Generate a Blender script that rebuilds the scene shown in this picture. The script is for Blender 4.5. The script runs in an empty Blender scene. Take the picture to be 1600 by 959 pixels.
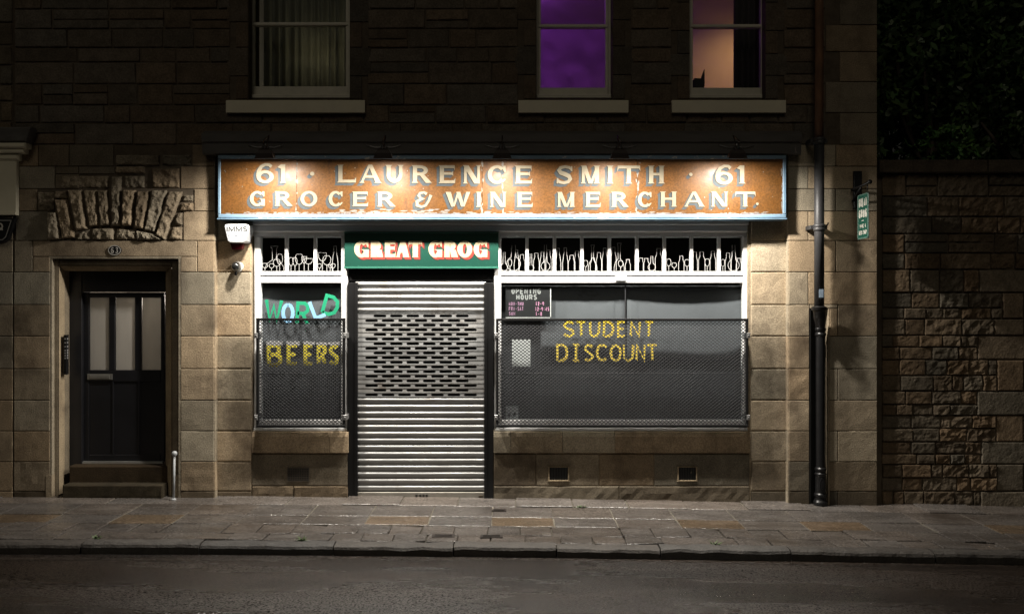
import bpy, math, random
from mathutils import Vector, noise
from mathutils.geometry import tessellate_polygon

# ------------------------------------------------------------------ camera, night sky, exposure
scene = bpy.context.scene
COL = scene.collection
CAMD, CAMZ, F = 9.0, 2.013, 1350.0
cam = bpy.data.cameras.new('camera'); camo = bpy.data.objects.new('camera', cam); COL.objects.link(camo)
cam.sensor_width = 36.0; cam.lens = 36.0 * F / 1600.0; cam.clip_end = 500.0
camo.location = (0, -CAMD, CAMZ); camo.rotation_euler = (math.radians(90), 0, 0)
scene.camera = camo

world = bpy.data.worlds.new('World'); scene.world = world; world.use_nodes = True
wn = world.node_tree; wn.nodes.clear()
wo = wn.nodes.new('ShaderNodeOutputWorld'); wb = wn.nodes.new('ShaderNodeBackground')
sky = wn.nodes.new('ShaderNodeTexSky'); sky.sky_type = 'NISHITA'; sky.sun_disc = False
sky.sun_elevation = math.radians(40); sky.sun_rotation = math.radians(180)
hs = wn.nodes.new('ShaderNodeHueSaturation'); hs.inputs['Saturation'].default_value = 0.35
wn.links.new(sky.outputs[0], hs.inputs['Color'])
mixw = wn.nodes.new('ShaderNodeMix'); mixw.data_type = 'RGBA'; mixw.blend_type = 'MULTIPLY'
mixw.inputs['Factor'].default_value = 1.0
mixw.inputs['B'].default_value = (1.0, 0.86, 0.66, 1)
wn.links.new(hs.outputs[0], mixw.inputs['A'])
wn.links.new(mixw.outputs['Result'], wb.inputs['Color'])
wb.inputs['Strength'].default_value = 0.0018
wn.links.new(wb.outputs[0], wo.inputs[0])

sl = bpy.data.lights.new('street_glow', 'SUN'); sl.energy = 0.20; sl.angle = math.radians(22); sl.color = (1.0, 0.9, 0.72)
so = bpy.data.objects.new('street_glow', sl); COL.objects.link(so)
so.rotation_euler = (math.radians(50), 0, math.radians(-8))

LAMP_W = 84.0
LAMP_COL = (1.0, 0.93, 0.83)
LAMP_TILT = -4.0
vs = scene.view_settings
vs.view_transform = 'Standard'; vs.look = 'None'; vs.exposure = 0.0; vs.gamma = 1.0; vs.use_curve_mapping = False
scene.cycles.use_denoising = True
scene.cycles.max_bounces = 6; scene.cycles.diffuse_bounces = 3; scene.cycles.glossy_bounces = 3
scene.cycles.transparent_max_bounces = 12
scene.cycles.sample_clamp_indirect = 3.0

# ------------------------------------------------------------------ helpers
random.seed(7)
R = random.uniform
def X(px, p=0.0): return (px - 800.0) / 150.0 * (CAMD - p) / CAMD
def Z(py, p=0.0): return CAMZ + (479.5 - py) / 150.0 * (CAMD - p) / CAMD
def ground(x):
    xc = max(-8.0, min(8.0, x))
    z = -0.0113 * xc - 0.0009 * xc * xc
    return z + (x - xc) * (-0.0113)

class MB:
    def __init__(s): s.v = []; s.f = []; s.t = []; s.sm = []
    def vert(s, x, p, z): s.v.append((x, -p, z)); return len(s.v) - 1
    def face(s, idx, tint=(1, 1, 1), smooth=False): s.f.append(tuple(idx)); s.t.append(tint); s.sm.append(smooth)
    def poly(s, pts, tint=(1, 1, 1)):
        s.face([s.vert(*q) for q in pts], tint)
    def box(s, x0, x1, p0, p1, z0, z1, c=0.0, tint=(1, 1, 1)):
        """p0 = back, p1 = front; c chamfers the front edges."""
        c = min(c, abs(x1 - x0) * .45, abs(z1 - z0) * .45, abs(p1 - p0) * .9)
        A = [s.vert(x, p0, z) for x, z in ((x0, z0), (x1, z0), (x1, z1), (x0, z1))]
        if c > 0:
            B = [s.vert(x, p1 - c, z) for x, z in ((x0, z0), (x1, z0), (x1, z1), (x0, z1))]
            Cc = [s.vert(x, p1, z) for x, z in ((x0 + c, z0 + c), (x1 - c, z0 + c), (x1 - c, z1 - c), (x0 + c, z1 - c))]
            rings = [A, B, Cc]
        else:
            B = [s.vert(x, p1, z) for x, z in ((x0, z0), (x1, z0), (x1, z1), (x0, z1))]
            rings = [A, B]
        s.face(A[::-1], tint)
        for a, b in zip(rings, rings[1:]):
            for i in range(4):
                j = (i + 1) % 4
                s.face((a[i], a[j], b[j], b[i]), tint)
        s.face(rings[-1], tint)
    def prism(s, pts, p0, p1, tint=(1, 1, 1)):
        """outline (x,z) counter-clockwise seen from the street, extruded p0 -> p1"""
        A = [s.vert(x, p0, z) for x, z in pts]; B = [s.vert(x, p1, z) for x, z in pts]
        n = len(pts)
        s.face(A[::-1], tint)
        for i in range(n):
            j = (i + 1) % n
            s.face((A[i], A[j], B[j], B[i]), tint)
        s.face(B, tint)
    def tube(s, pts, r, n=8, tint=(1, 1, 1), cap=True, smooth=True):
        pts = [Vector((x, -p, z)) for x, p, z in pts]
        rs = r if isinstance(r, (list, tuple)) else [r] * len(pts)
        rings = []
        for i, q in enumerate(pts):
            d = (pts[min(i + 1, len(pts) - 1)] - pts[max(i - 1, 0)])
            if d.length < 1e-9: d = Vector((0, 0, 1))
            d.normalize()
            u = d.cross(Vector((0, 1, 0)))
            if u.length < 1e-3: u = d.cross(Vector((1, 0, 0)))
            u.normalize(); w = d.cross(u)
            ring = []
            for k in range(n):
                a = 2 * math.pi * (k + .5) / n
                c = q + (u * math.cos(a) + w * math.sin(a)) * rs[i]
                s.v.append(tuple(c)); ring.append(len(s.v) - 1)
            rings.append(ring)
        for a, b in zip(rings, rings[1:]):
            for k in range(n):
                j = (k + 1) % n
                s.face((a[k], a[j], b[j], b[k]), tint, smooth)
        if cap:
            s.face(rings[0][::-1], tint); s.face(rings[-1], tint)
    def lathe(s, prof, x, p, z, axis='z', n=20, tint=(1, 1, 1), smooth=True):
        """prof: (radius, height along axis)"""
        rings = []
        for r, h in prof:
            ring = []
            for k in range(n):
                a = 2 * math.pi * k / n
                if axis == 'z': q = (x + r * math.cos(a), p + r * math.sin(a), z + h)
                elif axis == 'p': q = (x + r * math.cos(a), p + h, z + r * math.sin(a))
                ring.append(s.vert(*q))
            rings.append(ring)
        for a, b in zip(rings, rings[1:]):
            for k in range(n):
                j = (k + 1) % n
                s.face((a[k], a[j], b[j], b[k]), tint, smooth)
        s.face(rings[0][::-1], tint); s.face(rings[-1], tint)
    def ribbon(s, pts, w, p, tint=(1, 1, 1), closed=False):
        """flat painted stroke in the facade plane at protrusion p; pts (x,z)"""
        P = [Vector(q) for q in pts]; n = len(P)
        ws = w if isinstance(w, (list, tuple)) else [w] * n
        L = []; Rr = []
        for i in range(n):
            if closed: a = P[i] - P[i - 1]; b = P[(i + 1) % n] - P[i]
            else:
                a = P[i] - P[i - 1] if i > 0 else P[1] - P[0]
                b = P[i + 1] - P[i] if i < n - 1 else P[-1] - P[-2]
            if a.length < 1e-9: a = b
            if b.length < 1e-9: b = a
            a = a.normalized(); b = b.normalized()
            t = a + b
            if t.length < 1e-3: t = a
            t.normalize(); nn = Vector((-t.y, t.x))
            m = 1.0 / max(.55, nn.dot(Vector((-a.y, a.x))))
            o = nn * (ws[i] * .5 * m)
            q = P[i] + o; L.append(s.vert(q.x, p, q.y))
            q = P[i] - o; Rr.append(s.vert(q.x, p, q.y))
        rng = range(n if closed else n - 1)
        for i in rng:
            j = (i + 1) % n
            s.face((Rr[i], Rr[j], L[j], L[i]), tint)
    def block(s, quad, p, back, bev=.006, rough=0.0, res=0.05, tint=(1, 1, 1), drop=None, seed=0.0, freq=9.0):
        """one stone: quad = bl, br, tr, tl in (x,z); its own rounded, noisy front and short sides"""
        bl, br, tr, tl = [Vector(q) for q in quad]
        wx = max((br - bl).length, (tr - tl).length); hz = max((tl - bl).length, (tr - br).length)
        if wx < .004 or hz < .004: return
        drop = bev if drop is None else drop
        def cuts(Ln):
            b = min(.3, bev / Ln)
            inner = 1 if rough <= 0 else max(2, int(Ln / res))
            return [0.0, b * .45] + [b + (1 - 2 * b) * i / inner for i in range(inner + 1)] + [1 - b * .45, 1.0]
        us, vs_ = cuts(wx), cuts(hz)
        g = []
        for v in vs_:
            row = []
            for u in us:
                q = (bl * (1 - u) + br * u) * (1 - v) + (tl * (1 - u) + tr * u) * v
                e = min(1.0, min(u * wx, (1 - u) * wx, v * hz, (1 - v) * hz) / max(bev, 1e-5))
                e = math.sqrt(max(0.0, 1 - (1 - e) ** 2))
                pp = p - drop * (1 - e)
                if rough > 0:
                    N = noise.fractal(Vector((q.x * freq + seed, q.y * freq, seed * 1.7)), .9, 2.1, 4)
                    pp += rough * N * (.35 + .65 * e)
                    ej = .25 * rough * noise.noise(Vector((q.x * 21, q.y * 21, seed)))
                    if e < .5: q = q + Vector((ej, ej * .7))
                row.append(s.vert(q.x, pp, q.y))
            g.append(row)
        sm = rough > 0
        for j in range(len(vs_) - 1):
            for i in range(len(us) - 1):
                s.face((g[j][i], g[j][i + 1], g[j + 1][i + 1], g[j + 1][i]), tint, False)
        loop = g[0] + [r[-1] for r in g[1:]] + g[-1][-2::-1] + [r[0] for r in g[-2:0:-1]]
        bk = []
        for k in loop:
            x, y, z = s.v[k]; bk.append(s.vert(x, back, z))
        for k in range(len(loop)):
            m = (k + 1) % len(loop)
            s.face((loop[m], loop[k], bk[k], bk[m]), tint)
    def build(s, name, mat, parent=None, label=None):
        me = bpy.data.meshes.new(name)
        me.from_pydata(s.v, [], s.f)
        me.polygons.foreach_set('use_smooth', s.sm)
        at = me.color_attributes.new('tint', 'FLOAT_COLOR', 'CORNER')
        buf = []
        for f, t in zip(s.f, s.t): buf.extend((t[0], t[1], t[2], 1.0) * len(f))
        at.data.foreach_set('color', buf)
        me.materials.append(mat)
        o = bpy.data.objects.new(name, me); COL.objects.link(o)
        if parent: o.parent = parent; o.matrix_parent_inverse = parent.matrix_world.inverted()
        if label: o['label'] = label
        return o

def thing(name, label, cat, loc=(0, 0, 0), group=None):
    o = bpy.data.objects.new(name, None); COL.objects.link(o)
    o.location = loc; o.empty_display_size = .1
    o['label'] = label; o['category'] = cat
    if group: o['group'] = group
    bpy.context.view_layer.update()
    return o
def tag(o, label, cat, group=None, kind=None):
    o['label'] = label; o['category'] = cat
    if group: o['group'] = group
    if kind: o['kind'] = kind
    return o
def struct(o, label, cat):
    o['kind'] = 'structure'; o['label'] = label; o['category'] = cat; return o

# ------------------------------------------------------------------ materials
def pmat(name, col, rough=.6, metal=0.0, var=.25, scale=6.0, bump=.0, bscale=60.0, tint=False, col2=None, spec=.5,
         rvar=0.0, coat=0.0, stain=None, stretch=(1, 1, 1), fine=0.0, bdist=.004):
    m = bpy.data.materials.new(name); m.use_nodes = True
    nt = m.node_tree; b = nt.nodes['Principled BSDF']; N = nt.nodes.new; Lk = nt.links.new
    tc = N('ShaderNodeTexCoord'); mp = N('ShaderNodeMapping'); mp.inputs['Scale'].default_value = stretch
    Lk(tc.outputs['Object'], mp.inputs['Vector'])
    n1 = N('ShaderNodeTexNoise'); n1.inputs['Scale'].default_value = scale; n1.inputs['Detail'].default_value = 8
    n1.inputs['Roughness'].default_value = .65
    Lk(mp.outputs[0], n1.inputs['Vector'])
    c2 = col2 if col2 else tuple(c * (1 - var) for c in col)
    mr = N('ShaderNodeMapRange'); mr.inputs['From Min'].default_value = .3; mr.inputs['From Max'].default_value = .7
    Lk(n1.outputs['Fac'], mr.inputs['Value'])
    mx = N('ShaderNodeMix'); mx.data_type = 'RGBA'
    mx.inputs['A'].default_value = (*c2, 1); mx.inputs['B'].default_value = (*col, 1)
    Lk(mr.outputs[0], mx.inputs['Factor'])
    out = mx.outputs['Result']
    if fine > 0:
        nf = N('ShaderNodeTexNoise'); nf.inputs['Scale'].default_value = bscale * 1.3; nf.inputs['Detail'].default_value = 3
        Lk(tc.outputs['Object'], nf.inputs['Vector'])
        mf = N('ShaderNodeMapRange'); mf.inputs['From Min'].default_value = .35; mf.inputs['From Max'].default_value = .65
        mf.inputs['To Min'].default_value = 1 - fine; mf.inputs['To Max'].default_value = 1 + fine
        Lk(nf.outputs['Fac'], mf.inputs['Value'])
        mm = N('ShaderNodeMix'); mm.data_type = 'RGBA'; mm.blend_type = 'MULTIPLY'; mm.inputs['Factor'].default_value = 1
        Lk(out, mm.inputs['A']); Lk(mf.outputs[0], mm.inputs['B']); out = mm.outputs['Result']
    if fine >= .4: 
        ms = N('ShaderNodeMath'); ms.operation = 'MULTIPLY'; ms.inputs[1].default_value = spec; Lk(mf.outputs[0], ms.inputs[0]); specsock = ms.outputs[0]
    if stain:
        # stain = (colour, scale, threshold, softness, stretch)
        sc, ss, th, sf, st = stain
        mp2 = N('ShaderNodeMapping'); mp2.inputs['Scale'].default_value = st; mp2.inputs['Location'].default_value = (3.1, 1.7, 5.3)
        Lk(tc.outputs['Object'], mp2.inputs['Vector'])
        n3 = N('ShaderNodeTexNoise'); n3.inputs['Scale'].default_value = ss; n3.inputs['Detail'].default_value = 9
        n3.inputs['Roughness'].default_value = .7
        Lk(mp2.outputs[0], n3.inputs['Vector'])
        m3 = N('ShaderNodeMapRange'); m3.inputs['From Min'].default_value = th; m3.inputs['From Max'].default_value = th + sf
        Lk(n3.outputs['Fac'], m3.inputs['Value'])
        mm = N('ShaderNodeMix'); mm.data_type = 'RGBA'
        Lk(m3.outputs[0], mm.inputs['Factor']); Lk(out, mm.inputs['A']); mm.inputs['B'].default_value = (*sc, 1)
        out = mm.outputs['Result']
    if tint:
        at = N('ShaderNodeVertexColor'); at.layer_name = 'tint'
        mm = N('ShaderNodeMix'); mm.data_type = 'RGBA'; mm.blend_type = 'MULTIPLY'; mm.inputs['Factor'].default_value = 1
        Lk(out, mm.inputs['A']); Lk(at.outputs['Color'], mm.inputs['B']); out = mm.outputs['Result']
    Lk(out, b.inputs['Base Color'])
    b.inputs['Metallic'].default_value = metal
    b.inputs['Specular IOR Level'].default_value = spec
    if fine >= .4: Lk(specsock, b.inputs['Specular IOR Level'])
    if coat: b.inputs['Coat Weight'].default_value = coat; b.inputs['Coat Roughness'].default_value = .28
    if rvar > 0:
        r = N('ShaderNodeMapRange'); r.inputs['From Min'].default_value = .35; r.inputs['From Max'].default_value = .65
        r.inputs['To Min'].default_value = max(.03, rough - rvar); r.inputs['To Max'].default_value = min(1, rough + rvar)
        n4 = N('ShaderNodeTexNoise'); n4.inputs['Scale'].default_value = scale * .8; n4.inputs['Detail'].default_value = 6
        Lk(mp.outputs[0], n4.inputs['Vector']); Lk(n4.outputs['Fac'], r.inputs['Value']); Lk(r.outputs[0], b.inputs['Roughness'])
    else: b.inputs['Roughness'].default_value = rough
    if bump > 0:
        nb = N('ShaderNodeTexNoise'); nb.inputs['Scale'].default_value = bscale; nb.inputs['Detail'].default_value = 6
        nb.inputs['Roughness'].default_value = .6
        Lk(tc.outputs['Object'], nb.inputs['Vector'])
        bp = N('ShaderNodeBump'); bp.inputs['Strength'].default_value = bump; bp.inputs['Distance'].default_value = bdist
        Lk(nb.outputs['Fac'], bp.inputs['Height']); Lk(bp.outputs[0], b.inputs['Normal'])
    return m

def glassmat(name, tintc=(.9, .92, .92), base=.0, rough=.01):
    m = bpy.data.materials.new(name); m.use_nodes = True
    nt = m.node_tree; nt.nodes.clear(); N = nt.nodes.new; Lk = nt.links.new
    o = N('ShaderNodeOutputMaterial'); t = N('ShaderNodeBsdfTransparent'); t.inputs[0].default_value = (*tintc, 1)
    g = N('ShaderNodeBsdfGlossy'); g.inputs['Roughness'].default_value = rough
    fr = N('ShaderNodeFresnel'); fr.inputs['IOR'].default_value = 1.5
    tc = N('ShaderNodeTexCoord'); nz = N('ShaderNodeTexNoise'); nz.inputs['Scale'].default_value = 1.5
    Lk(tc.outputs['Object'], nz.inputs['Vector'])
    bp = N('ShaderNodeBump'); bp.inputs['Strength'].default_value = .02; Lk(nz.outputs['Fac'], bp.inputs['Height']); Lk(bp.outputs[0], g.inputs['Normal'])
    ad = N('ShaderNodeMath'); ad.operation = 'ADD'; ad.inputs[1].default_value = base; ad.use_clamp = True
    ge = N('ShaderNodeNewGeometry'); bf = N('ShaderNodeMath'); bf.operation = 'SUBTRACT'; bf.inputs[0].default_value = 1.0
    Lk(ge.outputs['Backfacing'], bf.inputs[1])
    ml = N('ShaderNodeMath'); ml.operation = 'MULTIPLY'; Lk(fr.outputs[0], ml.inputs[0]); Lk(bf.outputs[0], ml.inputs[1])
    Lk(ml.outputs[0], ad.inputs[0])
    mx = N('ShaderNodeMixShader'); Lk(ad.outputs[0], mx.inputs[0]); Lk(t.outputs[0], mx.inputs[1]); Lk(g.outputs[0], mx.inputs[2])
    Lk(mx.outputs[0], o.inputs[0]); return m

def translucent(name, col, mixf=.5, var=.2, scale=5, stretch=(1, 1, 1)):
    m = pmat(name, col, .9, var=var, scale=scale, stretch=stretch)
    nt = m.node_tree; b = nt.nodes['Principled BSDF']; out = nt.nodes['Material Output']
    tr = nt.nodes.new('ShaderNodeBsdfTranslucent')
    src = b.inputs['Base Color'].links[0].from_socket
    nt.links.new(src, tr.inputs[0])
    mx = nt.nodes.new('ShaderNodeMixShader'); mx.inputs[0].default_value = mixf
    nt.links.new(b.outputs[0], mx.inputs[1]); nt.links.new(tr.outputs[0], mx.inputs[2]); nt.links.new(mx.outputs[0], out.inputs[0])
    return m

M = {}
M['ashlar'] = pmat('sandstone_ashlar', (.35, .285, .20), .88, var=.32, scale=5, bump=.8, bscale=70, tint=True, fine=.26, bdist=.005,
                   stain=((.095, .072, .05), 1.5, .50, .22, (1, 1, .8)), spec=.25)
M['rubble'] = pmat('sooty_rubble', (.15, .12, .09), .92, var=.45, scale=7, bump=.7, bscale=45, tint=True, fine=.2, bdist=.01, spec=.2)
M['garden'] = pmat('garden_rubble', (.17, .13, .088), .92, var=.45, scale=6, bump=.7, bscale=45, tint=True, fine=.2, bdist=.01, spec=.2)
M['mortar'] = pmat('dark_mortar', (.115, .092, .068), .95, var=.4, scale=12, bump=.4, bscale=60, spec=.1)
M['white'] = pmat('white_gloss_paint', (.80, .80, .80), .35, var=.06, scale=5, bump=.08, bscale=25)
M['cream'] = pmat('cream_masonry_paint', (.62, .575, .44), .6, var=.12, scale=6, bump=.15, bscale=40)
M['sashpaint'] = pmat('aged_white_sash_paint', (.55, .52, .43), .5, var=.2, scale=10, bump=.1, bscale=40)
M['black'] = pmat('black_paint', (.007, .007, .0075), .5, spec=.3, var=.4, scale=8, bump=.1, bscale=50)
M['doorblack'] = pmat('black_door_paint', (.016, .016, .019), .38, var=.3, scale=4, bump=.05, bscale=20)
M['slate'] = pmat('sooty_cornice_lead', (.09, .083, .076), .7, var=.45, scale=3, bump=.3, bscale=30, stretch=(.5, 1, 2))
M['interior'] = pmat('dark_interior', (.03, .03, .03), .9)
M['glass'] = glassmat('window_glass')
M['galv'] = pmat('galvanised_steel', (.32, .322, .32), .44, metal=.55, var=.22, tint=True, scale=5, rvar=.12, bump=.06, bscale=60, stretch=(1, 1, 3),
                 stain=((.15, .115, .085), 2.6, .58, .16, (1, 1, .7)))
M['mesh'] = pmat('dark_coated_mesh', (.06, .062, .067), .4, metal=.4, var=.3, scale=20)
M['blueframe'] = pmat('weathered_blue_paint', (.13, .21, .29), .5, var=.2, scale=9, bump=.3, bscale=40, bdist=.003,
                      stain=((.4, .4, .38), 9, .60, .03, (1, 1, 2)))

# ------------------------------------------------------------------ street
def tinted(base=1.0, sp=.18, warm=.06):
    k = base * (1 + R(-sp, sp)); w = R(-warm, warm)
    return (k * (1 + w), k, k * (1 - w))

M['road'] = pmat('wet_asphalt', (.034, .026, .021), .25, var=.7, scale=1.1, rvar=.12, bump=1.0, bscale=50, fine=.98, bdist=.011, stain=((.010, .008, .007), .9, .52, .10, (.2, 2.6, 1)),
                 stretch=(.35, 2.2, 1), spec=.5)
M['flag'] = pmat('wet_sandstone_flags', (.115, .101, .091), .25, var=.45, scale=3.5, rvar=.16, bump=.7, bscale=45, tint=True, fine=.4, bdist=.006,
                 stretch=(.7, 1.6, 1), stain=((.045, .036, .03), 1.3, .53, .18, (.6, 1.6, 1)))
M['joint'] = pmat('pavement_joint_dirt', (.15, .135, .105), .8, var=.5, scale=20, bump=.4, bscale=60, tint=True)
M['kerb'] = pmat('kerb_stone', (.05, .045, .04), .68, var=.5, scale=8, bump=1.0, bscale=45, tint=True, fine=.25, bdist=.008)
M['soil'] = pmat('ground_soil', (.03, .028, .022), .95, var=.4, scale=2)
DK = 1.75
def sheet(name, mat, x0, x1, d0, d1, zoff, nx=80, nd=2, camber=0.0):
    m = MB(); g = []
    for j in range(nd + 1):
        d = d0 + (d1 - d0) * j / nd
        g.append([m.vert(x0 + (x1 - x0) * i / nx, d, ground(x0 + (x1 - x0) * i / nx) + zoff + camber * math.sin(math.pi * (d - d0) / (d1 - d0))) for i in range(nx + 1)])
    for j in range(nd):
        for i in range(nx):
            m.face((g[j][i], g[j + 1][i], g[j + 1][i + 1], g[j][i + 1]), smooth=True)
    return m.build(name, mat)
struct(sheet('ground', M['soil'], -150, 150, -150, 150, -.40, 150, 4), 'dark ground beneath and beyond the street', 'ground')
struct(sheet('road', M['road'], -60, 60, DK - .02, 8.6, -.085, 240, 24, .05), 'wet dark asphalt road in the foreground', 'road')

fl = MB()
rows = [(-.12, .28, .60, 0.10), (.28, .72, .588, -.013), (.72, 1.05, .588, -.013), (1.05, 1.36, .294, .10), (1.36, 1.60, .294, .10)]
def flag(x0, x1, d0, d1, tint, dz, tilt, skew=0):
    g_ = .005
    cs = [(x0 + g_, d1 - g_), (x1 - g_, d1 - g_), (x1 - g_, d0 + g_), (x0 + g_, d0 + g_)]
    cs = [(x + R(-.006, .006), d + R(-.005, .005)) for x, d in cs]
    top = []; low = []; bot = []
    for i, (x, d) in enumerate(cs):
        z = ground(x) + dz + tilt[i % 4]
        cx, cd = (x0 + x1) / 2, (d0 + d1) / 2
        xi = x + (.005 if x < cx else -.005); di = d + (.005 if d < cd else -.005)
        top.append(fl.vert(xi, di, z)); low.append(fl.vert(x, d, z - .004)); bot.append(fl.vert(x, d, z - .07))
    fl.face(top, tint)
    for i in range(4):
        j = (i + 1) % 4
        fl.face((low[i], low[j], top[j], top[i]), tint); fl.face((bot[i], bot[j], low[j], low[i]), tint)
for ri, (d0, d1, w, off) in enumerate(rows):
    x = -9.0 + off; k = 0; lasto = -99
    while x < 9.0:
        ww = w * (R(.94, 1.06) if ri in (0,) else (1.0 if ri in (1, 2) else R(.9, 1.1)))
        if ri in (3, 4) and random.random() < .12: ww *= 2
        if ri == 0:
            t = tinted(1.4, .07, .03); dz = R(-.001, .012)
        elif ri == 1: t = tinted(1.0, .09, .03); dz = R(-.002, .002)
        elif ri == 2:
            t = tinted(.95, .08, .03); dz = R(-.002, .002)
            if random.random() < .5 and x - lasto > 1.0:
                lasto = x; t = (t[0] * 1.06, t[1] * .88, t[2] * .66)
        else:
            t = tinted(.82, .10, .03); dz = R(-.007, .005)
        amp = .002 if ri < 3 else .009
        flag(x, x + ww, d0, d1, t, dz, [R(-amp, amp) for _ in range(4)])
        x += ww; k += 1
base = MB(); nx = 90
for i in range(nx):
    xa, xb = -9 + 18 * i / nx, -9 + 18 * (i + 1) / nx
    for d0, d1, dz in ((-.15, 1.05, -.0065), (1.05, 1.7, -.021)):
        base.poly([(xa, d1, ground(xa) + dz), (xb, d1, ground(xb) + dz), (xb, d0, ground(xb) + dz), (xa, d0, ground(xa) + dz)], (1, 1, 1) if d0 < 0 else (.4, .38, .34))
pv = fl.build('pavement', M['flag']); struct(pv, 'wet sandstone flagged pavement in front of the shop', 'pavement')
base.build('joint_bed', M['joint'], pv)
kb = MB(); x = -9.0
while x < 9.0:
    w = R(.75, 1.25); g_ = .006
    pr = [(1.60, -.02), (1.60, .0), (1.61, .004), (1.70, .002), (1.735, -.010), (1.75, -.03), (1.757, -.2)]
    n = max(3, int(w / .08)); cols = []; t = tinted(1, .2); dzk = R(-.006, .004); dd = R(-.006, .006)
    for i in range(n + 1):
        xx = x + g_ + (w - 2 * g_) * i / n
        cols.append([kb.vert(xx, d + dd * (d > 1.65) + .016 * noise.noise(Vector((xx * 7, d * 9, 0))) * (d > 1.65),
                             ground(xx) + h + dzk + .011 * noise.noise(Vector((xx * 6, d * 11, 3)))) for d, h in pr])
    for a, b in zip(cols, cols[1:]):
        for j in range(len(pr) - 1): kb.face((a[j + 1], b[j + 1], b[j], a[j]), t)
    kb.face(cols[0], t); kb.face(cols[-1][::-1], t)
    x += w
struct(kb.build('kerb', M['kerb']), 'worn low kerb stones between pavement and road', 'kerb')

# ------------------------------------------------------------------ stone tenement
bld = thing('stone_tenement', 'dark sandstone tenement with the shop on its ground floor', 'building', (0, 0, 0))
BK = -.012           # mortar plane behind stones
WALLX0, WALLX1, WALLTOP = X(21), X(1371), 7.4
OP = {  # openings in px at the wall plane: x0,x1,ytop,ybot
    'w1': (388, 546, -100, 155), 'w2': (838, 957, -100, 155), 'w3': (1078, 1196, -100, 155),
    'door': (78, 282, 401, 800), 'shop': (335, 1232, 243, 800), 'chase': (1265, 1296, 482, 800)}
OPW = [(X(a), X(b), Z(d), Z(c)) for a, b, c, d in OP.values()]
def backing(mb, x0, x1, z0, z1, ops, p0, p1):
    xs = sorted({x0, x1} | {v for o in ops for v in o[:2] if x0 < v < x1})
    zs = sorted({z0, z1} | {v for o in ops for v in o[2:] if z0 < v < z1})
    for a, b in zip(xs, xs[1:]):
        run = None
        for c, d in list(zip(zs, zs[1:])) + [(None, None)]:
            ok = c is not None and not any(o[0] - 1e-6 < (a + b) / 2 < o[1] + 1e-6 and o[2] - 1e-6 < (c + d) / 2 < o[3] + 1e-6 for o in ops)
            if ok: run = (run[0], d) if run else (c, d)
            elif run: mb.box(a, b, p0, p1, run[0], run[1]); run = None
bw = MB()
backing(bw, WALLX0, WALLX1, -.3, WALLTOP, OPW, -.40, BK)
# return gable on the garden side and the back of the house, so that the block is solid from the side
bw.box(WALLX1 - .02, WALLX1, -6.0, -.401, -.3, WALLTOP); bw.box(WALLX0, WALLX1 - .401, -6.0, -5.8, -.3, WALLTOP)
bw.box(WALLX0, WALLX1, -6.0, BK, WALLTOP + .001, WALLTOP + .15)
bw.build('wall_core', M['mortar'], bld)

# ---- lower ashlar
ash = MB(); G = .0035
CY = [800, 767, 721, 673, 625, 576, 525, 476, 425, 376, 330, 295, 260, 226]
def ab(x0, x1, y0, y1, p=0.0, bev=.006, tint=None, rough=.0, base=1.0, mb=None, g=G):
    """ashlar stone given by its px rectangle on the wall plane (y0 top)"""
    mb = mb or ash
    xa, xb, za, zb = X(x0, p) + g, X(x1, p) - g, Z(y1, p) + g, Z(y0, p) - g
    t = tint or tinted(base, .22, .09)
    mb.block([(xa, za), (xb, za), (xb, zb), (xa, zb)], p, p + BK - .003, bev, rough, .06, t, seed=R(0, 50))
for k in range(len(CY) - 1):
    yb, yt = CY[k], CY[k + 1]
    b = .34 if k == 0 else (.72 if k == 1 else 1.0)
    rg = .003 if k > 1 else .006
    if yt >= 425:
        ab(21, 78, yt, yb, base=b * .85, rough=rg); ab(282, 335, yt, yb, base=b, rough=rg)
# right of the right pilaster
for k in range(len(CY) - 1):
    yb, yt = CY[k], CY[k + 1]
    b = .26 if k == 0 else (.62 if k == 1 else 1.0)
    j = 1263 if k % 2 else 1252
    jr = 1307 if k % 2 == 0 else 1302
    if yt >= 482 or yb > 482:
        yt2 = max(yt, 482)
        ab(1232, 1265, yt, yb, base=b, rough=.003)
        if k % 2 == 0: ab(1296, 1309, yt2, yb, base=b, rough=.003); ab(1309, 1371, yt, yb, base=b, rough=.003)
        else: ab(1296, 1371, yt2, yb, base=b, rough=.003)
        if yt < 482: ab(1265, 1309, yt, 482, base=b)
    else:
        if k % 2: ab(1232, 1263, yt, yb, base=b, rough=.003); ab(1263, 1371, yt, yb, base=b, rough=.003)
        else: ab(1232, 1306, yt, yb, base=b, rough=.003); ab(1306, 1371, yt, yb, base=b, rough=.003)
# quoins up the corner, plain ashlar
y = 226; k = 0
while y > -330:
    h = R(40, 52); x0 = 1290 if k % 2 else 1312
    ab(x0, 1371, y - h, y, base=.62, rough=.003); y -= h; k += 1
# stones round the doorway and the arch
ab(22, 51, 376, 425, base=.8)
LT = tinted(.95, .04)
ab(51, 308, 376, 401, tint=LT, rough=.002); ab(51, 78, 401, 425, tint=LT); ab(282, 308, 401, 425, tint=LT)
ab(308, 335, 376, 425, base=1.0, rough=.006)
ab(24, 75, 330, 376, base=.85); ab(25, 58, 295, 330, base=.75); ab(25, 86, 260, 295, base=.8); ab(25, 60, 226, 260, base=.7)
ab(286, 335, 330, 376); ab(303, 335, 295, 330); ab(282, 335, 260, 295); ab(300, 335, 226, 260, base=.85)
for a in ((60, 108, 226, 260), (108, 178, 226, 260), (86, 123, 260, 272), (86, 123, 272, 295), (123, 180, 260, 272)):
    ab(*a, base=.5, rough=.008)
ash.build('ashlar_facing', M['ashlar'], bld)

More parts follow.
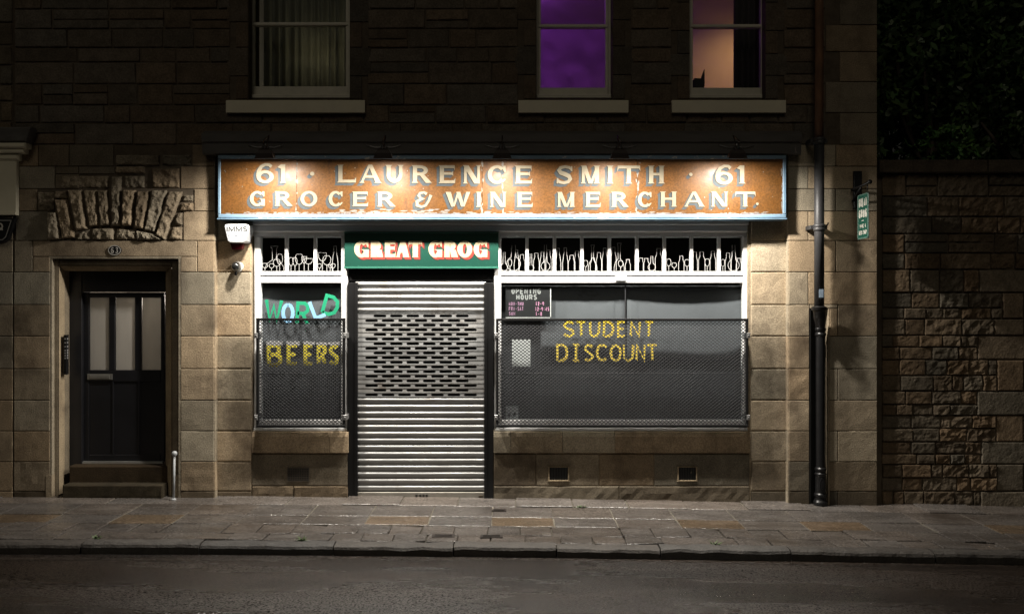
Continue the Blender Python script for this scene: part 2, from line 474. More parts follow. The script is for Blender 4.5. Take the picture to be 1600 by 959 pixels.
# ---- relieving arch of rock-faced stones over the door
ar = MB()
def rock(pts, base=.85, rough=.022, p=.04):
    # pts bl, br, tr, tl in px
    q = [(X(a), Z(b)) for a, b in pts]
    ar.block(q, p + R(-.012, .02), -.05, .022, rough, .014, tinted(base, .2, .07), drop=.045, seed=R(0, 90), freq=13.0)
V = [((77, 375), (96, 374), (90, 332), (75, 332)), ((99, 373), (117, 371), (106, 312), (87, 312)),
     ((121, 360), (136, 358), (128, 297), (108, 297)), ((141, 354), (154, 353), (151, 297), (131, 297)),
     ((158, 353), (172, 353), (169, 297), (153, 297)), ((176, 353), (188, 353), (190, 276), (174, 276)),
     ((193, 353), (206, 353), (213, 297), (193, 297)), ((212, 356), (224, 358), (234, 299), (216, 299)),
     ((227, 359), (242, 363), (261, 297), (238, 297)), ((244, 368), (258, 375), (286, 299), (264, 299))]
for v in V: rock(v)
for v in (((118, 375), (142, 375), (140, 357), (124, 364)), ((144, 375), (178, 375), (178, 356), (144, 357)),
          ((181, 375), (213, 375), (212, 359), (181, 356)), ((214, 375), (254, 375), (240, 366), (214, 360))):
    rock(v, .85, .026, .02)
for v in (((58, 330), (86, 330), (86, 299), (58, 299)), ((86, 311), (106, 311), (106, 298), (86, 298)),
          ((286, 315), (302, 315), (302, 304), (288, 304)), ((281, 330), (302, 330), (302, 317), (284, 317)),
          ((272, 352), (285, 352), (285, 332), (280, 332)), ((263, 375), (285, 375), (285, 354), (270, 354)),
          ((76, 330), (86, 330), (86, 312), (76, 312)),
          ((95, 294), (170, 294), (170, 274), (95, 274)), ((194, 294), (226, 294), (226, 274), (194, 274)),
          ((239, 294), (280, 294), (280, 263), (237, 263)), ((181, 271), (226, 271), (226, 260), (181, 260)),
          ((252, 259), (299, 259), (299, 241), (252, 241)), ((181, 259), (250, 259), (250, 242), (181, 242))):
    rock(v, .72, .022, .015)
ar.build('relieving_arch', M['ashlar'], bld)

# ---- upper coursed rubble
ru = MB()
def rubble_rows(mb, x0, x1, y_top, y_bot, openings, hr, lr, p, rough, base, sp, bev=.014, skip=None):
    y = y_bot
    while y > y_top:
        h = R(*hr); yt = max(y_top, y - h)
        if y_top < yt and yt - y_top < hr[0] * .5: yt = y_top
        segs = [(x0, x1)]
        for a, b, c, d in openings:
            if c < y - 1 and d > yt + 1:
                ns = []
                for s0, s1 in segs:
                    if b <= s0 or a >= s1: ns.append((s0, s1)); continue
                    if a > s0: ns.append((s0, a))
                    if b < s1: ns.append((b, s1))
                segs = ns
        for s0, s1 in segs:
            x = s0
            while x < s1 - 1:
                w = min(s1 - x, R(*lr))
                if s1 - x - w < lr[0] * .45: w = s1 - x
                parts = [(yt, y)]
                if (y - yt) > hr[0] * 1.25 and w > lr[0] * 1.2 and random.random() < .22:
                    ym = (yt + y) / 2 + R(-3, 3); parts = [(yt, ym), (ym, y)]
                for a, b in parts:
                    g = R(.004, .008)
                    q = [(X(x) + g + R(0, .006), Z(b) + g), (X(x + w) - g, Z(b) + g + R(0, .006)), (X(x + w) - g - R(0, .006), Z(a) - g), (X(x) + g, Z(a) - g - R(0, .006))]
                    mb.block(q, p + R(-.004, .008), p - .03, bev, rough, .05, tinted(base, sp, .09), seed=R(0, 99), freq=8)
                x += w
        y = yt
ops_up = [OP['w1'], OP['w2'], OP['w3']]
# dressed stones either side of each upstairs window
for a, b, _, d in ops_up:
    y = d; k = 0
    while y > -100:
        h = R(34, 46); e = 34 if k % 2 else 20
        for x0, x1 in ((a - e, a), (b, b + e)): ab(x0, x1, y - h, y, base=.75, rough=.004, mb=ru)
        y -= h; k += 1
wide = [(a - 28, b + 28, c, d) for a, b, c, d in ops_up]
rubble_rows(ru, 22, 1290, -330, 226, wide, (20, 36), (38, 105), 0.0, .008, .9, .19, .009)
ru.build('rubble_facing', M['rubble'], bld)

# ---- shop recess pilasters
for (x0, x1) in ((335, 393), (1172, 1232)):
    pm = MB(); P = -.08
    pm.box(X(x0), X(x1, P), -.40, P + BK, -.3, Z(242, P))
    ys = CY + [205]
    for k in range(len(ys) - 1):
        yb, yt = ys[k], max(ys[k + 1], 242)
        if yb <= 242: continue
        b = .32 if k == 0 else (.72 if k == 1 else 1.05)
        xa = x0 - (6 if x0 == 335 else -1); xb = x1 + (6 if x0 != 335 else 0)
        ab(xa, xb, yt, yb, p=P, bev=.012, base=b, rough=.003, mb=pm)
    pm.build('pilaster', M['ashlar'], bld)
# the lit arrises of the recess: rounded stone edge against the pilaster
for xx, sgn in ((335, 1), (1232, -1)):
    ed = MB(); x = X(xx)
    for k in range(len(CY) - 1):
        za, zb = Z(CY[k]) + .003, Z(CY[k + 1]) - .003
        x0, x1 = (x - .03, x + .004) if sgn > 0 else (x - .004, x + .03)
        ed.prism([(x0, za), (x1, za), (x1, zb), (x0, zb)], -.09, -.006, tinted(1.05, .1))
    ed.build('arris', M['ashlar'], bld)

# ---- stall risers under the shop windows
def riser(x0, x1, sill_j, low_j):
    m = MB(); P = -.05; PL = -.085
    m.box(X(x0, P), X(x1, P), -.40, PL + BK, -.3, Z(705, PL))
    ss = [x0] + sill_j + [x1]
    for a, b in zip(ss, ss[1:]):
        xa, xb = X(a, P) + .002, X(b, P) - .002
        t = tinted(1.0, .14, .07)
        # weathered sill course: sloping top, flat front, undercut
        zt, z1, z2 = Z(676, P), Z(682, P), Z(707, P)
        pts = [(-.17, zt + .03), (P - .015, zt), (P, z1), (P, z2), (PL - .02, z2)]
        A = [m.vert(xa, p, z) for p, z in pts]; B = [m.vert(xb, p, z) for p, z in pts]
        for i in range(len(pts) - 1): m.face((A[i + 1], B[i + 1], B[i], A[i]), t)
        m.face(A, t); m.face(B[::-1], t)
    ls = [x0] + low_j + [x1]
    for a, b in zip(ls, ls[1:]):
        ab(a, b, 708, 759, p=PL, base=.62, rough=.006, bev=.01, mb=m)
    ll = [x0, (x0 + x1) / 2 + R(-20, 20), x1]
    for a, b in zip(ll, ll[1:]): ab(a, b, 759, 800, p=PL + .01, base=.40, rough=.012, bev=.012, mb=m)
    m.build('stall_riser', M['ashlar'], bld)
riser(393, 544, [515], [])
riser(771, 1172, [798, 879, 961], [838, 936, 1022])

# ---- interior shell of the shop (dark) and partition behind the shutter
it = MB()
it.box(X(335), X(1232), -3.2, -3.0, -.1, 3.45); it.box(X(335), X(1232), -3.0, -.41, 3.35, 3.45); it.box(X(335), X(1232), -3.0, -.41, -.2, -.05)
it.box(X(335) - .1, X(335), -3.0, -.41, -.1, 3.4); it.box(X(1232), X(1232) + .1, -3.0, -.41, -.1, 3.4)
it.build('shop_interior', M['interior'], bld)

# ---- timber shopfront: frieze and windows
FP = -.12
fz = MB()
fz.box(X(393, FP), X(1172, FP), -.38, -.13, Z(369, -.13), Z(240, -.13))
fz.box(X(393, FP), X(1172, FP), -.13, -.10, Z(362, -.10), Z(352, -.10), .006)
fz.box(X(396, FP), X(1169, FP), -.13, -.085, Z(352, -.1) + .002, Z(343, -.10), .008)
fz.build('frieze', M['white'], bld)

def shop_window(x0, x1, xl, xr, mull, label):
    """x0,x1 outer frame px; xl,xr glass edges px; mull = transom mullion centres px"""
    w = thing_part('shop_window', label)
    fr = MB(); P0 = -.20; P = FP
    ybot = 668
    fr.box(X(x0, P), X(xl, P), P0, P, Z(ybot, P), Z(369, P), .008)
    fr.box(X(xr, P), X(x1, P), P0, P, Z(ybot, P), Z(369, P), .008)
    fr.box(X(xl, P), X(xr, P), P0, P - .004, Z(442, P), Z(431, P), .004)       # beam, lower fillet
    fr.box(X(xl, P), X(xr, P), P0, P + .006, Z(430.5, P), Z(424, P), .004)     # beam, upper bead
    fr.box(X(xl, P), X(xr, P), P0, P - .012, Z(ybot, P), Z(656, P), .008)      # bottom rail
    fr.box(X(x0, P), X(x1, P), P - .06, P + .02, Z(673, P), Z(ybot + .3, P), .006)
    fr.build('frame', M['white'], w)
    for mx in mull:
        mb = MB(); mb.box(X(mx - 2.6, P), X(mx + 2.6, P), P0 + .03, P - .008, Z(424, P) + .001, Z(369, P), .006)
        mb.build('mullion', M['white'], w)
    g = MB(); g.box(X(xl - 1, P), X(xr + 1, P), -.166, -.162, Z(656, P) - .01, Z(442, P) + .01); g.build('pane', M['glass'], w)
    es = [xl] + mull + [xr]
    for a, b in zip(es, es[1:]):
        g = MB(); g.box(X(a, P), X(b, P), -.166, -.162, Z(424, P), Z(369, P)); g.build('transom_pane', M['glass'], w)
    return w, list(zip(es, es[1:]))
def thing_part(name, label=None, parent=None):
    o = bpy.data.objects.new(name, None); COL.objects.link(o); o.empty_display_size = .1
    o.parent = parent or bld
    if label: o['label'] = label
    bpy.context.view_layer.update(); return o
swl, panes_l = shop_window(397, 543, 407, 533, [447, 492], 'narrow shop window painted with WORLD BEERS')
swr, panes_r = shop_window(772, 1172, 783, 1161, [823.5, 866.5, 909.5, 952.5, 995.5, 1038.5, 1081, 1124], 'wide shop window painted with STUDENT DISCOUNT')
cl = MB(); cl.box(X(976.4, -.15), X(978, -.15), -.161, -.156, Z(656, -.15), Z(443, -.15)); cl.build('glass_joint', M['mesh'], swr)
for a, b, py0, py1 in ((962, 979, 430, 439),):
    m = MB(); m.box(X(a, -.1), X(b, -.1), -.12, -.10, Z(py1, -.1), Z(py0, -.1), .004); m.build('door_closer_plate', pmat('grey_plate', (.5, .52, .53), .4), swr)

# ---- bottles and glasses drawn in white line on the transom panes
M['whiteline'] = pmat('white_paint_pen', (.40, .40, .40), .6, var=.15, scale=30)
def outline(kind, cx, zb, w, h):
    if kind == 'bottle':
        n = .17 * w + .007
        return [[(cx - w / 2, zb), (cx - w / 2, zb + .55 * h), (cx - w * .42, zb + .63 * h), (cx - n, zb + .76 * h), (cx - n, zb + h), (cx + n, zb + h), (cx + n, zb + .76 * h), (cx + w * .42, zb + .63 * h), (cx + w / 2, zb + .55 * h), (cx + w / 2, zb)]]
    if kind == 'hock':
        n = .13 * w + .006
        return [[(cx - w / 2, zb), (cx - w / 2, zb + .35 * h), (cx - w * .38, zb + .55 * h), (cx - n, zb + .82 * h), (cx - n, zb + h), (cx + n, zb + h), (cx + n, zb + .82 * h), (cx + w * .38, zb + .55 * h), (cx + w / 2, zb + .35 * h), (cx + w / 2, zb)]]
    if kind == 'wine':
        bowl = [(cx + w * .5 * math.sin(a) * (1.0 if a < 2.2 else .9), zb + .68 * h + .32 * h * -math.cos(a)) for a in [i * .35 for i in range(0, 8)]]
        l = [(2 * cx - x, z) for x, z in bowl][::-1]
        return [l + bowl, [(bowl[-1][0], bowl[-1][1]), (2 * cx - bowl[-1][0], bowl[-1][1])], [(cx, zb + .36 * h), (cx, zb)]]
    if kind == 'coupe':
        bowl = [(cx - w / 2, zb + h), (cx - w * .47, zb + .75 * h), (cx - w * .25, zb + .58 * h), (cx, zb + .55 * h), (cx + w * .25, zb + .58 * h), (cx + w * .47, zb + .75 * h), (cx + w / 2, zb + h)]
        return [bowl + [bowl[0]], [(cx, zb + .55 * h), (cx, zb)]]
    if kind == 'decanter':
        return [[(cx - w * .5, zb + .0), (cx - w * .5, zb + .12 * h), (cx - w * .38, zb + .3 * h), (cx - w * .1, zb + .44 * h), (cx - w * .12, zb + .9 * h), (cx - w * .2, zb + h), (cx + w * .2, zb + h), (cx + w * .12, zb + .9 * h), (cx + w * .1, zb + .44 * h), (cx + w * .38, zb + .3 * h), (cx + w * .5, zb + .12 * h), (cx + w * .5, zb)]]
    if kind == 'flask':
        c = [(cx + w * .5 * math.cos(a), zb + w * .5 + w * .5 * math.sin(a)) for a in [math.pi * .62 + i * math.pi * 1.76 / 16 for i in range(17)]]
        return [[(cx - w * .12, zb + h)] + c[:17] + [(cx + w * .12, zb + h)]]
    return []
random.seed(21)
def drawing(win, a, b, items):
    m = MB(); P = -.159; zb = Z(423, P)
    wpx = b - a - 6
    k = 0
    for kind, fx, w, h in items:
        for ln in outline(kind, X(a + 3 + wpx * fx, P), zb, w, h):
            m.ribbon(ln, .0046, P + .0002 * k); k += 1
    m.build('bottle_drawing', M['whiteline'], win)
drawing(swl, *panes_l[0], [('decanter', .55, .2, .26), ('wine', .12, .055, .085), ('wine', .42, .05, .08), ('wine', .66, .075, .13), ('wine', .8, .06, .19)])
drawing(swl, *panes_l[1], [('wine', .12, .045, .15), ('wine', .28, .045, .15), ('wine', .45, .085, .19), ('coupe', .65, .05, .15), ('coupe', .82, .085, .13)])
drawing(swl, *panes_l[2], [('wine', .12, .04, .08), ('coupe', .25, .085, .19), ('wine', .45, .085, .17), ('coupe', .6, .04, .06), ('wine', .72, .05, .08), ('hock', .82, .06, .26)])
for a, b in panes_r:
    items = []; fx = R(.04, .1)
    while fx < .97:
        kind = random.choice(['bottle', 'bottle', 'bottle', 'hock', 'wine', 'flask', 'bottle'])
        w = R(.052, .072); h = R(.11, .25)
        if kind == 'wine': h = R(.09, .14); w = R(.04, .055)
        if kind == 'flask': w = R(.06, .08); h = R(.11, .2)
        items.append((kind, fx, w, h)); fx += R(.22, .31)
    for _ in range(random.choice([0, 1, 1])):
        items.append((random.choice(['bottle', 'decanter', 'flask']), R(.3, .7), R(.09, .15), R(.24, .30)))
    drawing(swr, a, b, items)

# ------------------------------------------------------------------ lettering
def rad(d): return d * math.pi / 180
class Glyphs:
    """painted roman letters: every glyph is a list of outlines in a w x h box"""
    def __init__(s, vst, hst, serif): s.v, s.h, s.s = vst, hst, serif
    def vbar(s, x, H, lo=True, hi=True, v=None):
        v = v or s.v; e = s.s
        L = [(x - (e if lo else 0), 0), (x, e * .9 if lo else 0), (x, H - (e * .9 if hi else 0)), (x - (e if hi else 0), H)]
        Rr = [(x + v + (e if hi else 0), H), (x + v, H - (e * .9 if hi else 0)), (x + v, e * .9 if lo else 0), (x + v + (e if lo else 0), 0)]
        return (L + Rr)[::-1]
    def ring(s, cx, cy, rx, ry, a0, a1, n=22, v=None, h=None):
        v = v or s.v; h = h or s.h; out = []
        A = [rad(a0 + (a1 - a0) * i / n) for i in range(n + 1)]
        for a, b in zip(A, A[1:]):
            out.append([(cx + rx * math.cos(a), cy + ry * math.sin(a)), (cx + rx * math.cos(b), cy + ry * math.sin(b)),
                        (cx + (rx - v) * math.cos(b), cy + (ry - h) * math.sin(b)), (cx + (rx - v) * math.cos(a), cy + (ry - h) * math.sin(a))])
        return out
    def stroke(s, pts, ws):
        m = []; P = [Vector(q) for q in pts]
        N = []
        for i in range(len(P)):
            t = (P[min(i + 1, len(P) - 1)] - P[max(i - 1, 0)]).normalized(); N.append(Vector((-t.y, t.x)))
        for i in range(len(P) - 1):
            a, b = N[i] * ws[i] / 2, N[i + 1] * ws[i + 1] / 2
            m.append([tuple(P[i] - a), tuple(P[i + 1] - b), tuple(P[i + 1] + b), tuple(P[i] + a)])
        return m
    def get(s, c, w, H):
        v, h, e = s.v, s.h, s.s
        if c in 'I1':
            x = (w - v) / 2; g = [s.vbar(x, H)]
            if c == '1': g = [s.vbar(w - v - e, H, True, False), [(w - v - e, H), (w - v - e - v * .8, H - h * 1.0), (w - v - e, H - h * 1.5)]]
            return g
        if c == 'L': return [s.vbar(e, H), [(e, 0), (w, 0), (w + e * .3, h * 2.0), (w - e * .7, h), (e, h)]]
        if c == 'E':
            return [s.vbar(e, H), [(e + v, 0), (w, 0), (w + e * .3, h * 1.9), (w - e * .8, h), (e + v, h)], [(e + v, H), (e + v, H - h), (w - e * .9, H - h), (w - e * .2, H - h * 1.9), (w - e * .2, H)],
                    [(e + v, H * .47), (w - e * 2.2, H * .47), (w - e * 1.4, H * .47 - h * .4), (w - e * 1.4, H * .47 + h * 1.3), (w - e * 2.2, H * .47 + h * .9), (e + v, H * .47 + h * .9)]]
        if c == 'T': return [s.vbar((w - v) / 2, H - .001, True, False), [(0, H), (-e * .3, H - h * 2.0), (e * .8, H - h), (w - e * .8, H - h), (w + e * .3, H - h * 2.0), (w, H)]]
        if c == 'H': return [s.vbar(e, H), s.vbar(w - v - e, H), [(e + v, H * .45), (w - v - e, H * .45), (w - v - e, H * .45 + h * .9), (e + v, H * .45 + h * .9)]]
        if c == 'N': return [s.vbar(e, H, True, True, v * .62), s.vbar(w - v * .62 - e, H, False, True, v * .62), [(e * .3, H), (w - v * 1.3 - e, 0), (w - e, 0), (e + v * 1.05, H)]]
        if c == 'M': return [s.vbar(e, H, True, True, v * .66), s.vbar(w - v - e, H, True, True, v), [(e, H), (w * .5 - v * .45, 0), (w * .5 + v * .45, 0), (e + v * 1.05, H)],
                             [(w * .5 - v * .15, 0), (w * .5 + v * .45, 0), (w - e, H), (w - e - v * .62, H)]]
        if c == 'W':
            q = w / 4
            return [[(-e, H), (q * 1.15 - v * .5, 0), (q * 1.15 + v * .4, 0), (v * 1.0 + e * .4, H)], [(q * 1.15 - v * .1, 0), (q * 1.15 + v * .4, 0), (q * 2.1 + v * .3, H), (q * 2.1 - v * .3, H)],
                    [(q * 2.1 - v * .6, H), (q * 2.9 - v * .5, 0), (q * 2.9 + v * .4, 0), (q * 2.1 + v * .5, H)], [(q * 2.9 - v * .1, 0), (q * 2.9 + v * .4, 0), (w + e, H), (w - v * .8, H)]]
        if c == 'A':
            return [[(w * .46 - v * .3, H), (0 + e, e), (-e * .3, 0), (v * .7 + e * 1.6, 0), (v * .6 + e * .9, e), (w * .46 + v * .35, H)][::1],
                    [(w * .46 - v * .35, H), (w - v * 1.1 - e, e * .7), (w - v * 1.2 - e * 1.6, 0), (w + e * .3, 0), (w - e * .8, e), (w * .46 + v * .6, H)],
                    [(w * .2, H * .28), (w * .8, H * .28), (w * .76, H * .28 + h * .85), (w * .24, H * .28 + h * .85)]]
        if c == 'U':
            r = (w - 2 * e) / 2; ry = H * .45
            return [[(e, ry), (e + v, ry), (e + v, H - e), (e + v + e, H), (0, H), (e, H - e)], [(w - e - v * .8, ry), (w - e, ry), (w - e, H - e), (w, H), (w - e * 2 - v * .8, H), (w - e - v * .8, H - e)]] + s.ring(w / 2, ry, r, ry, 180, 360, 16, v * .92, h * 1.25)
        if c == 'R':
            rx = (w * .86 - e - v); ry = H * .29
            return [s.vbar(e, H), [(e + v, H), (e + v, H - h), (w * .86 - rx * .75, H - h), (w * .86 - rx * .75, H)], [(e + v, H - 2 * ry), (w * .86 - rx * .75, H - 2 * ry), (w * .86 - rx * .75, H - 2 * ry + h), (e + v, H - 2 * ry + h)]] + \
                s.ring(w * .86 - rx * .75, H - ry, rx * .75, ry, -90, 90, 14) + [[(w * .42, H * .46), (w - v * 1.15, 0), (w + e * .9, 0), (w * .42 + v * 1.15, H * .46)]]
        if c in 'CG':
            g = s.ring(w / 2, H / 2, w / 2, H / 2 + .02 * H, 42, 318, 26)
            rx = w / 2
            g += [[(w * .84, H * .99), (w * .78, H * .86), (w * .9, H * .64), (w * .97, H * .64), (w * .97, H * .99)]]
            if c == 'C': g += [[(w * .80, H * .03), (w * .99, H * .24), (w * .92, H * .28), (w * .74, H * .15)]]
            else: g += [[(w - v, 0 + H * .02), (w, 0), (w, H * .48), (w - v * 1.6, H * .48), (w - v, H * .42)]]
            return g
        if c == 'O': return s.ring(w / 2, H / 2, w / 2, H / 2 + .02 * H, 0, 360, 30)
        if c == 'S':
            P = [(.92, .80), (.78, .90), (.52, .94), (.26, .88), (.17, .74), (.28, .61), (.52, .53), (.76, .43), (.85, .27), (.72, .11), (.46, .06), (.22, .10), (.07, .22)]
            ws = [h * .8, h, h, h * 1.15, v * .95, v, v, v, v * .95, h * 1.1, h, h, h * .8]
            return s.stroke([(x * w, y * H) for x, y in P], ws) + [[(w * .88, H * .97), (w * .86, H * .72), (w * .97, H * .68), (w * .97, H * .97)], [(w * .03, H * .02), (w * .13, H * .03), (w * .14, H * .30), (w * .03, H * .32)]]
        if c == '6':
            return s.ring(w / 2, H * .32, w / 2, H * .34, 0, 360, 26) + s.stroke([(w * .86, H * .84), (w * .72, H * .95), (w * .5, H * .96), (w * .26, H * .84), (w * .13, H * .6), (w * .10, H * .34)], [h * 1.2, h, h, v * .8, v, v * .95])
        if c == '&':
            P = [(.72, .86), (.55, .97), (.3, .92), (.22, .75), (.36, .58), (.6, .55), (.36, .52), (.12, .36), (.14, .13), (.38, .03), (.66, .12), (.84, .42), (.98, .80)]
            ws = [h * 1.2, h * .9, h, v * .8, h, h * .6, h, v * .95, v, h, h, h * .9, h * 1.3]
            return s.stroke([(x * w, y * H) for x, y in P], ws)
        if c == '.': return [[(w * .5 + w * .5 * math.cos(rad(a)), H * .5 + H * .5 * math.sin(rad(a))) for a in range(0, 360, 30)]]
        return []

def area2(pl): return sum(pl[i][0] * pl[(i + 1) % len(pl)][1] - pl[(i + 1) % len(pl)][0] * pl[i][1] for i in range(len(pl)))
def put(mb, polys, ox, oz, p, st, tint=(1, 1, 1)):
    for pl in polys:
        pl = [q for i, q in enumerate(pl) if i == 0 or (Vector(q) - Vector(pl[i - 1])).length > 1e-6]
        if area2(pl) < 0: pl = pl[::-1]
        mb.poly([(ox + x, p + st[0], oz + z) for x, z in pl], tint); st[0] += 2e-6

SK = {'A': [[(0, 0), (.3, 1), (.6, 0)], [(.11, .36), (.49, .36)]],
      'B': [[(0, 0), (0, 1), (.36, 1), (.5, .9), (.5, .66), (.36, .54), (0, .54)], [(.36, .54), (.56, .42), (.57, .14), (.4, 0), (0, 0)]],
      'C': [[(.58, .84), (.44, .98), (.2, .98), (.03, .78), (0, .5), (.03, .22), (.2, .02), (.44, .02), (.58, .16)]],
      'D': [[(0, 0), (0, 1), (.3, 1), (.52, .82), (.58, .5), (.52, .18), (.3, 0), (0, 0)]],
      'E': [[(.55, 1), (0, 1), (0, 0), (.55, 0)], [(0, .52), (.46, .52)]],
      'F': [[(.55, 1), (0, 1), (0, 0)], [(0, .52), (.44, .52)]],
      'G': [[(.58, .84), (.42, .98), (.2, .98), (.03, .78), (0, .5), (.03, .22), (.2, .02), (.44, .02), (.58, .16), (.58, .46), (.34, .46)]],
      'H': [[(0, 0), (0, 1)], [(.58, 0), (.58, 1)], [(0, .52), (.58, .52)]],
      'I': [[(.3, 0), (.3, 1)]], 'J': [[(.5, 1), (.5, .2), (.3, 0), (.05, .15)]],
      'L': [[(0, 1), (0, 0), (.55, 0)]], 'M': [[(0, 0), (.03, 1), (.4, .12), (.77, 1), (.8, 0)]],
      'N': [[(0, 0), (0, 1), (.58, 0), (.58, 1)]],
      'O': [[(.3, 1), (.1, .9), (0, .5), (.1, .1), (.3, 0), (.5, .1), (.6, .5), (.5, .9), (.3, 1)]],
      'P': [[(0, 0), (0, 1), (.38, 1), (.55, .86), (.55, .64), (.38, .5), (0, .5)]],
      'Q': [[(.3, 1), (.1, .9), (0, .5), (.1, .1), (.3, 0), (.5, .1), (.6, .5), (.5, .9), (.3, 1)], [(.35, .3), (.62, -.06)]],
      'R': [[(0, 0), (0, 1), (.38, 1), (.55, .86), (.55, .64), (.38, .5), (0, .5)], [(.28, .5), (.58, 0)]],
      'S': [[(.54, .86), (.4, .99), (.16, .97), (.03, .8), (.08, .62), (.3, .52), (.52, .4), (.57, .2), (.44, .03), (.18, .01), (.02, .14)]],
      'T': [[(0, 1), (.6, 1)], [(.3, 1), (.3, 0)]], 'U': [[(0, 1), (.02, .25), (.14, .04), (.3, 0), (.46, .04), (.57, .25), (.58, 1)]],
      'W': [[(0, 1), (.2, 0), (.38, .72), (.56, 0), (.76, 1)]],
      '0': [[(.3, 1), (.1, .9), (.02, .5), (.1, .1), (.3, 0), (.5, .1), (.58, .5), (.5, .9), (.3, 1)]],
      '1': [[(.12, .8), (.32, 1), (.32, 0)]], '2': [[(.04, .8), (.2, .98), (.42, .96), (.53, .76), (.42, .5), (.04, 0), (.56, 0)]],
      '3': [[(.05, .9), (.3, 1), (.52, .8), (.26, .54), (.54, .3), (.3, 0), (.03, .12)]],
      '4': [[(.42, 0), (.42, 1), (0, .3), (.58, .3)]], '5': [[(.52, 1), (.1, 1), (.06, .58), (.34, .6), (.54, .36), (.36, .02), (.04, .06)]],
      '6': [[(.5, .9), (.3, 1), (.08, .7), (.02, .3), (.16, .03), (.4, .03), (.55, .28), (.4, .52), (.16, .5), (.03, .3)]],
      '8': [[(.3, .54), (.08, .7), (.1, .92), (.3, 1), (.5, .92), (.52, .7), (.3, .54), (.03, .3), (.1, .06), (.3, 0), (.5, .06), (.57, .3), (.3, .54)]],
      '9': [[(.52, .66), (.38, .46), (.14, .48), (.03, .72), (.16, .97), (.4, .98), (.53, .76), (.5, .4), (.36, 0)]],
      '-': [[(.08, .5), (.5, .5)]], ':': [[(.28, .25), (.32, .35)], [(.28, .68), (.32, .78)]], '&': [[(.6, .3), (.34, 0), (.06, .12), (.06, .36), (.4, .7), (.36, .94), (.16, .94), (.14, .72), (.6, 0)]], ' ': []}
def smooth(pl, k=2):
    for _ in range(k):
        if len(pl) < 4: return pl
        closed = pl[0] == pl[-1]; q = [pl[0]]
        for a, b in zip(pl, pl[1:]):
            q += [(a[0] * .75 + b[0] * .25, a[1] * .75 + b[1] * .25), (a[0] * .25 + b[0] * .75, a[1] * .25 + b[1] * .75)]
        pl = q + [pl[-1]]
    return pl
ROUND = set('CGJOQSU0235689&')
def sk_letter(mb, c, x0, x1, z0, z1, w, p, st, tint=(1, 1, 1), rot=0.0):
    lines = SK.get(c, [])
    if not lines: return
    wd = max(q[0] for l in lines for q in l) or .3
    if c in 'I1:-': wd = .6
    cx, cz = (x0 + x1) / 2, (z0 + z1) / 2
    for l in lines:
        l2 = smooth(l, 1) if c in ROUND else l
        pts = []
        for u, v in l2:
            x = x0 + w / 2 + (x1 - x0 - w) * u / wd; z = z0 + w / 2 + (z1 - z0 - w) * v
            dx, dz = x - cx, z - cz
            pts.append((cx + dx * math.cos(rot) - dz * math.sin(rot), cz + dx * math.sin(rot) + dz * math.cos(rot)))
        mb.ribbon(pts, w, p + st[0], tint); st[0] += 8e-6
def sk_text(mb, txt, x0, x1, z0, z1, w, p, st, gap=.28, tint=(1, 1, 1)):
    n = len(txt); cw = (x1 - x0) / (n + gap * (n - 1))
    for i, c in enumerate(txt):
        a = x0 + i * cw * (1 + gap); sk_letter(mb, c, a, a + cw, z0, z1, w, p, st, tint)

# ---- painted words on the two shop windows
PG = -.160
PST = [0.0]
def paint(win, name, col, items, stroke):
    m = MB(); PST[0] += 2e-4; st = [PST[0]]
    for c, a, b, yt, yb, rot in items:
        sk_letter(m, c, X(a, PG), X(b, PG), Z(yb, PG), Z(yt, PG), stroke, PG, st, rot=rot)
    return m.build(name, pmat('window_paint', col, .55, var=.15, scale=30), win)
paint(swl, 'painted_lettering', (.012, .33, .17), [('W', 413, 442, 466, 503, -.05), ('R', 462, 484, 471, 508, -.05), ('D', 504, 530, 461, 494, -.28)], .037)
paint(swl, 'painted_lettering', (.27, .53, .80), [('O', 439, 461, 473, 505, 0), ('L', 485, 507, 465, 498, .36)], .038)
paint(swl, 'painted_lettering', (.62, .52, .02), [('B', 417, 441, 537, 573, .02), ('E', 448, 467, 537, 571, 0), ('E', 474, 491, 537, 571, 0), ('R', 495, 511, 537, 571, 0), ('S', 513, 530, 537, 571, 0)], .040)
fm = MB(); st = [0.0]
for a, b in ((417, 441), (448, 468), (474, 492), (495, 511), (513, 531)):
    n = 5
    for i in range(n):
        cx = X(a + (b - a) * (i + .5) / n, PG); cz = Z(536 + R(-1, 1), PG); r = .5 * (b - a) / n / 150 * 1.5
        fm.poly([(cx + r * math.cos(rad(q)), PG + .0008 + st[0], cz + r * 1.1 * math.sin(rad(q))) for q in range(0, 360, 40)]); st[0] += 1e-5
fm.build('painted_foam', M['whiteline'], swl)
YEL = (.66, .50, .05)
sd = [('S', 879, 898, 501, 527), ('T', 899, 917, 501, 527), ('U', 920, 938, 501, 527), ('D', 942, 960, 501, 527), ('E', 964, 978, 501, 527), ('N', 984, 1001, 501, 527), ('T', 1006, 1022, 501, 527),
      ('D', 869, 888, 537, 565), ('I', 892, 908, 537, 565), ('S', 912, 928, 537, 565), ('C', 931, 949, 537, 565), ('O', 952, 972, 537, 565), ('U', 973, 991, 537, 565), ('N', 993, 1009, 537, 565), ('T', 1010, 1028, 537, 565)]
paint(swr, 'painted_lettering', YEL, [(*q, R(-.04, .04)) for q in sd], .026)
ip = MB(); st = [0.0]
for yy in (538.5, 563.5): ip.ribbon([(X(895, PG), Z(yy, PG)), (X(905, PG), Z(yy, PG))], .024, PG + .0006)
ip.build('painted_serif', pmat('window_paint', YEL, .55), swr)

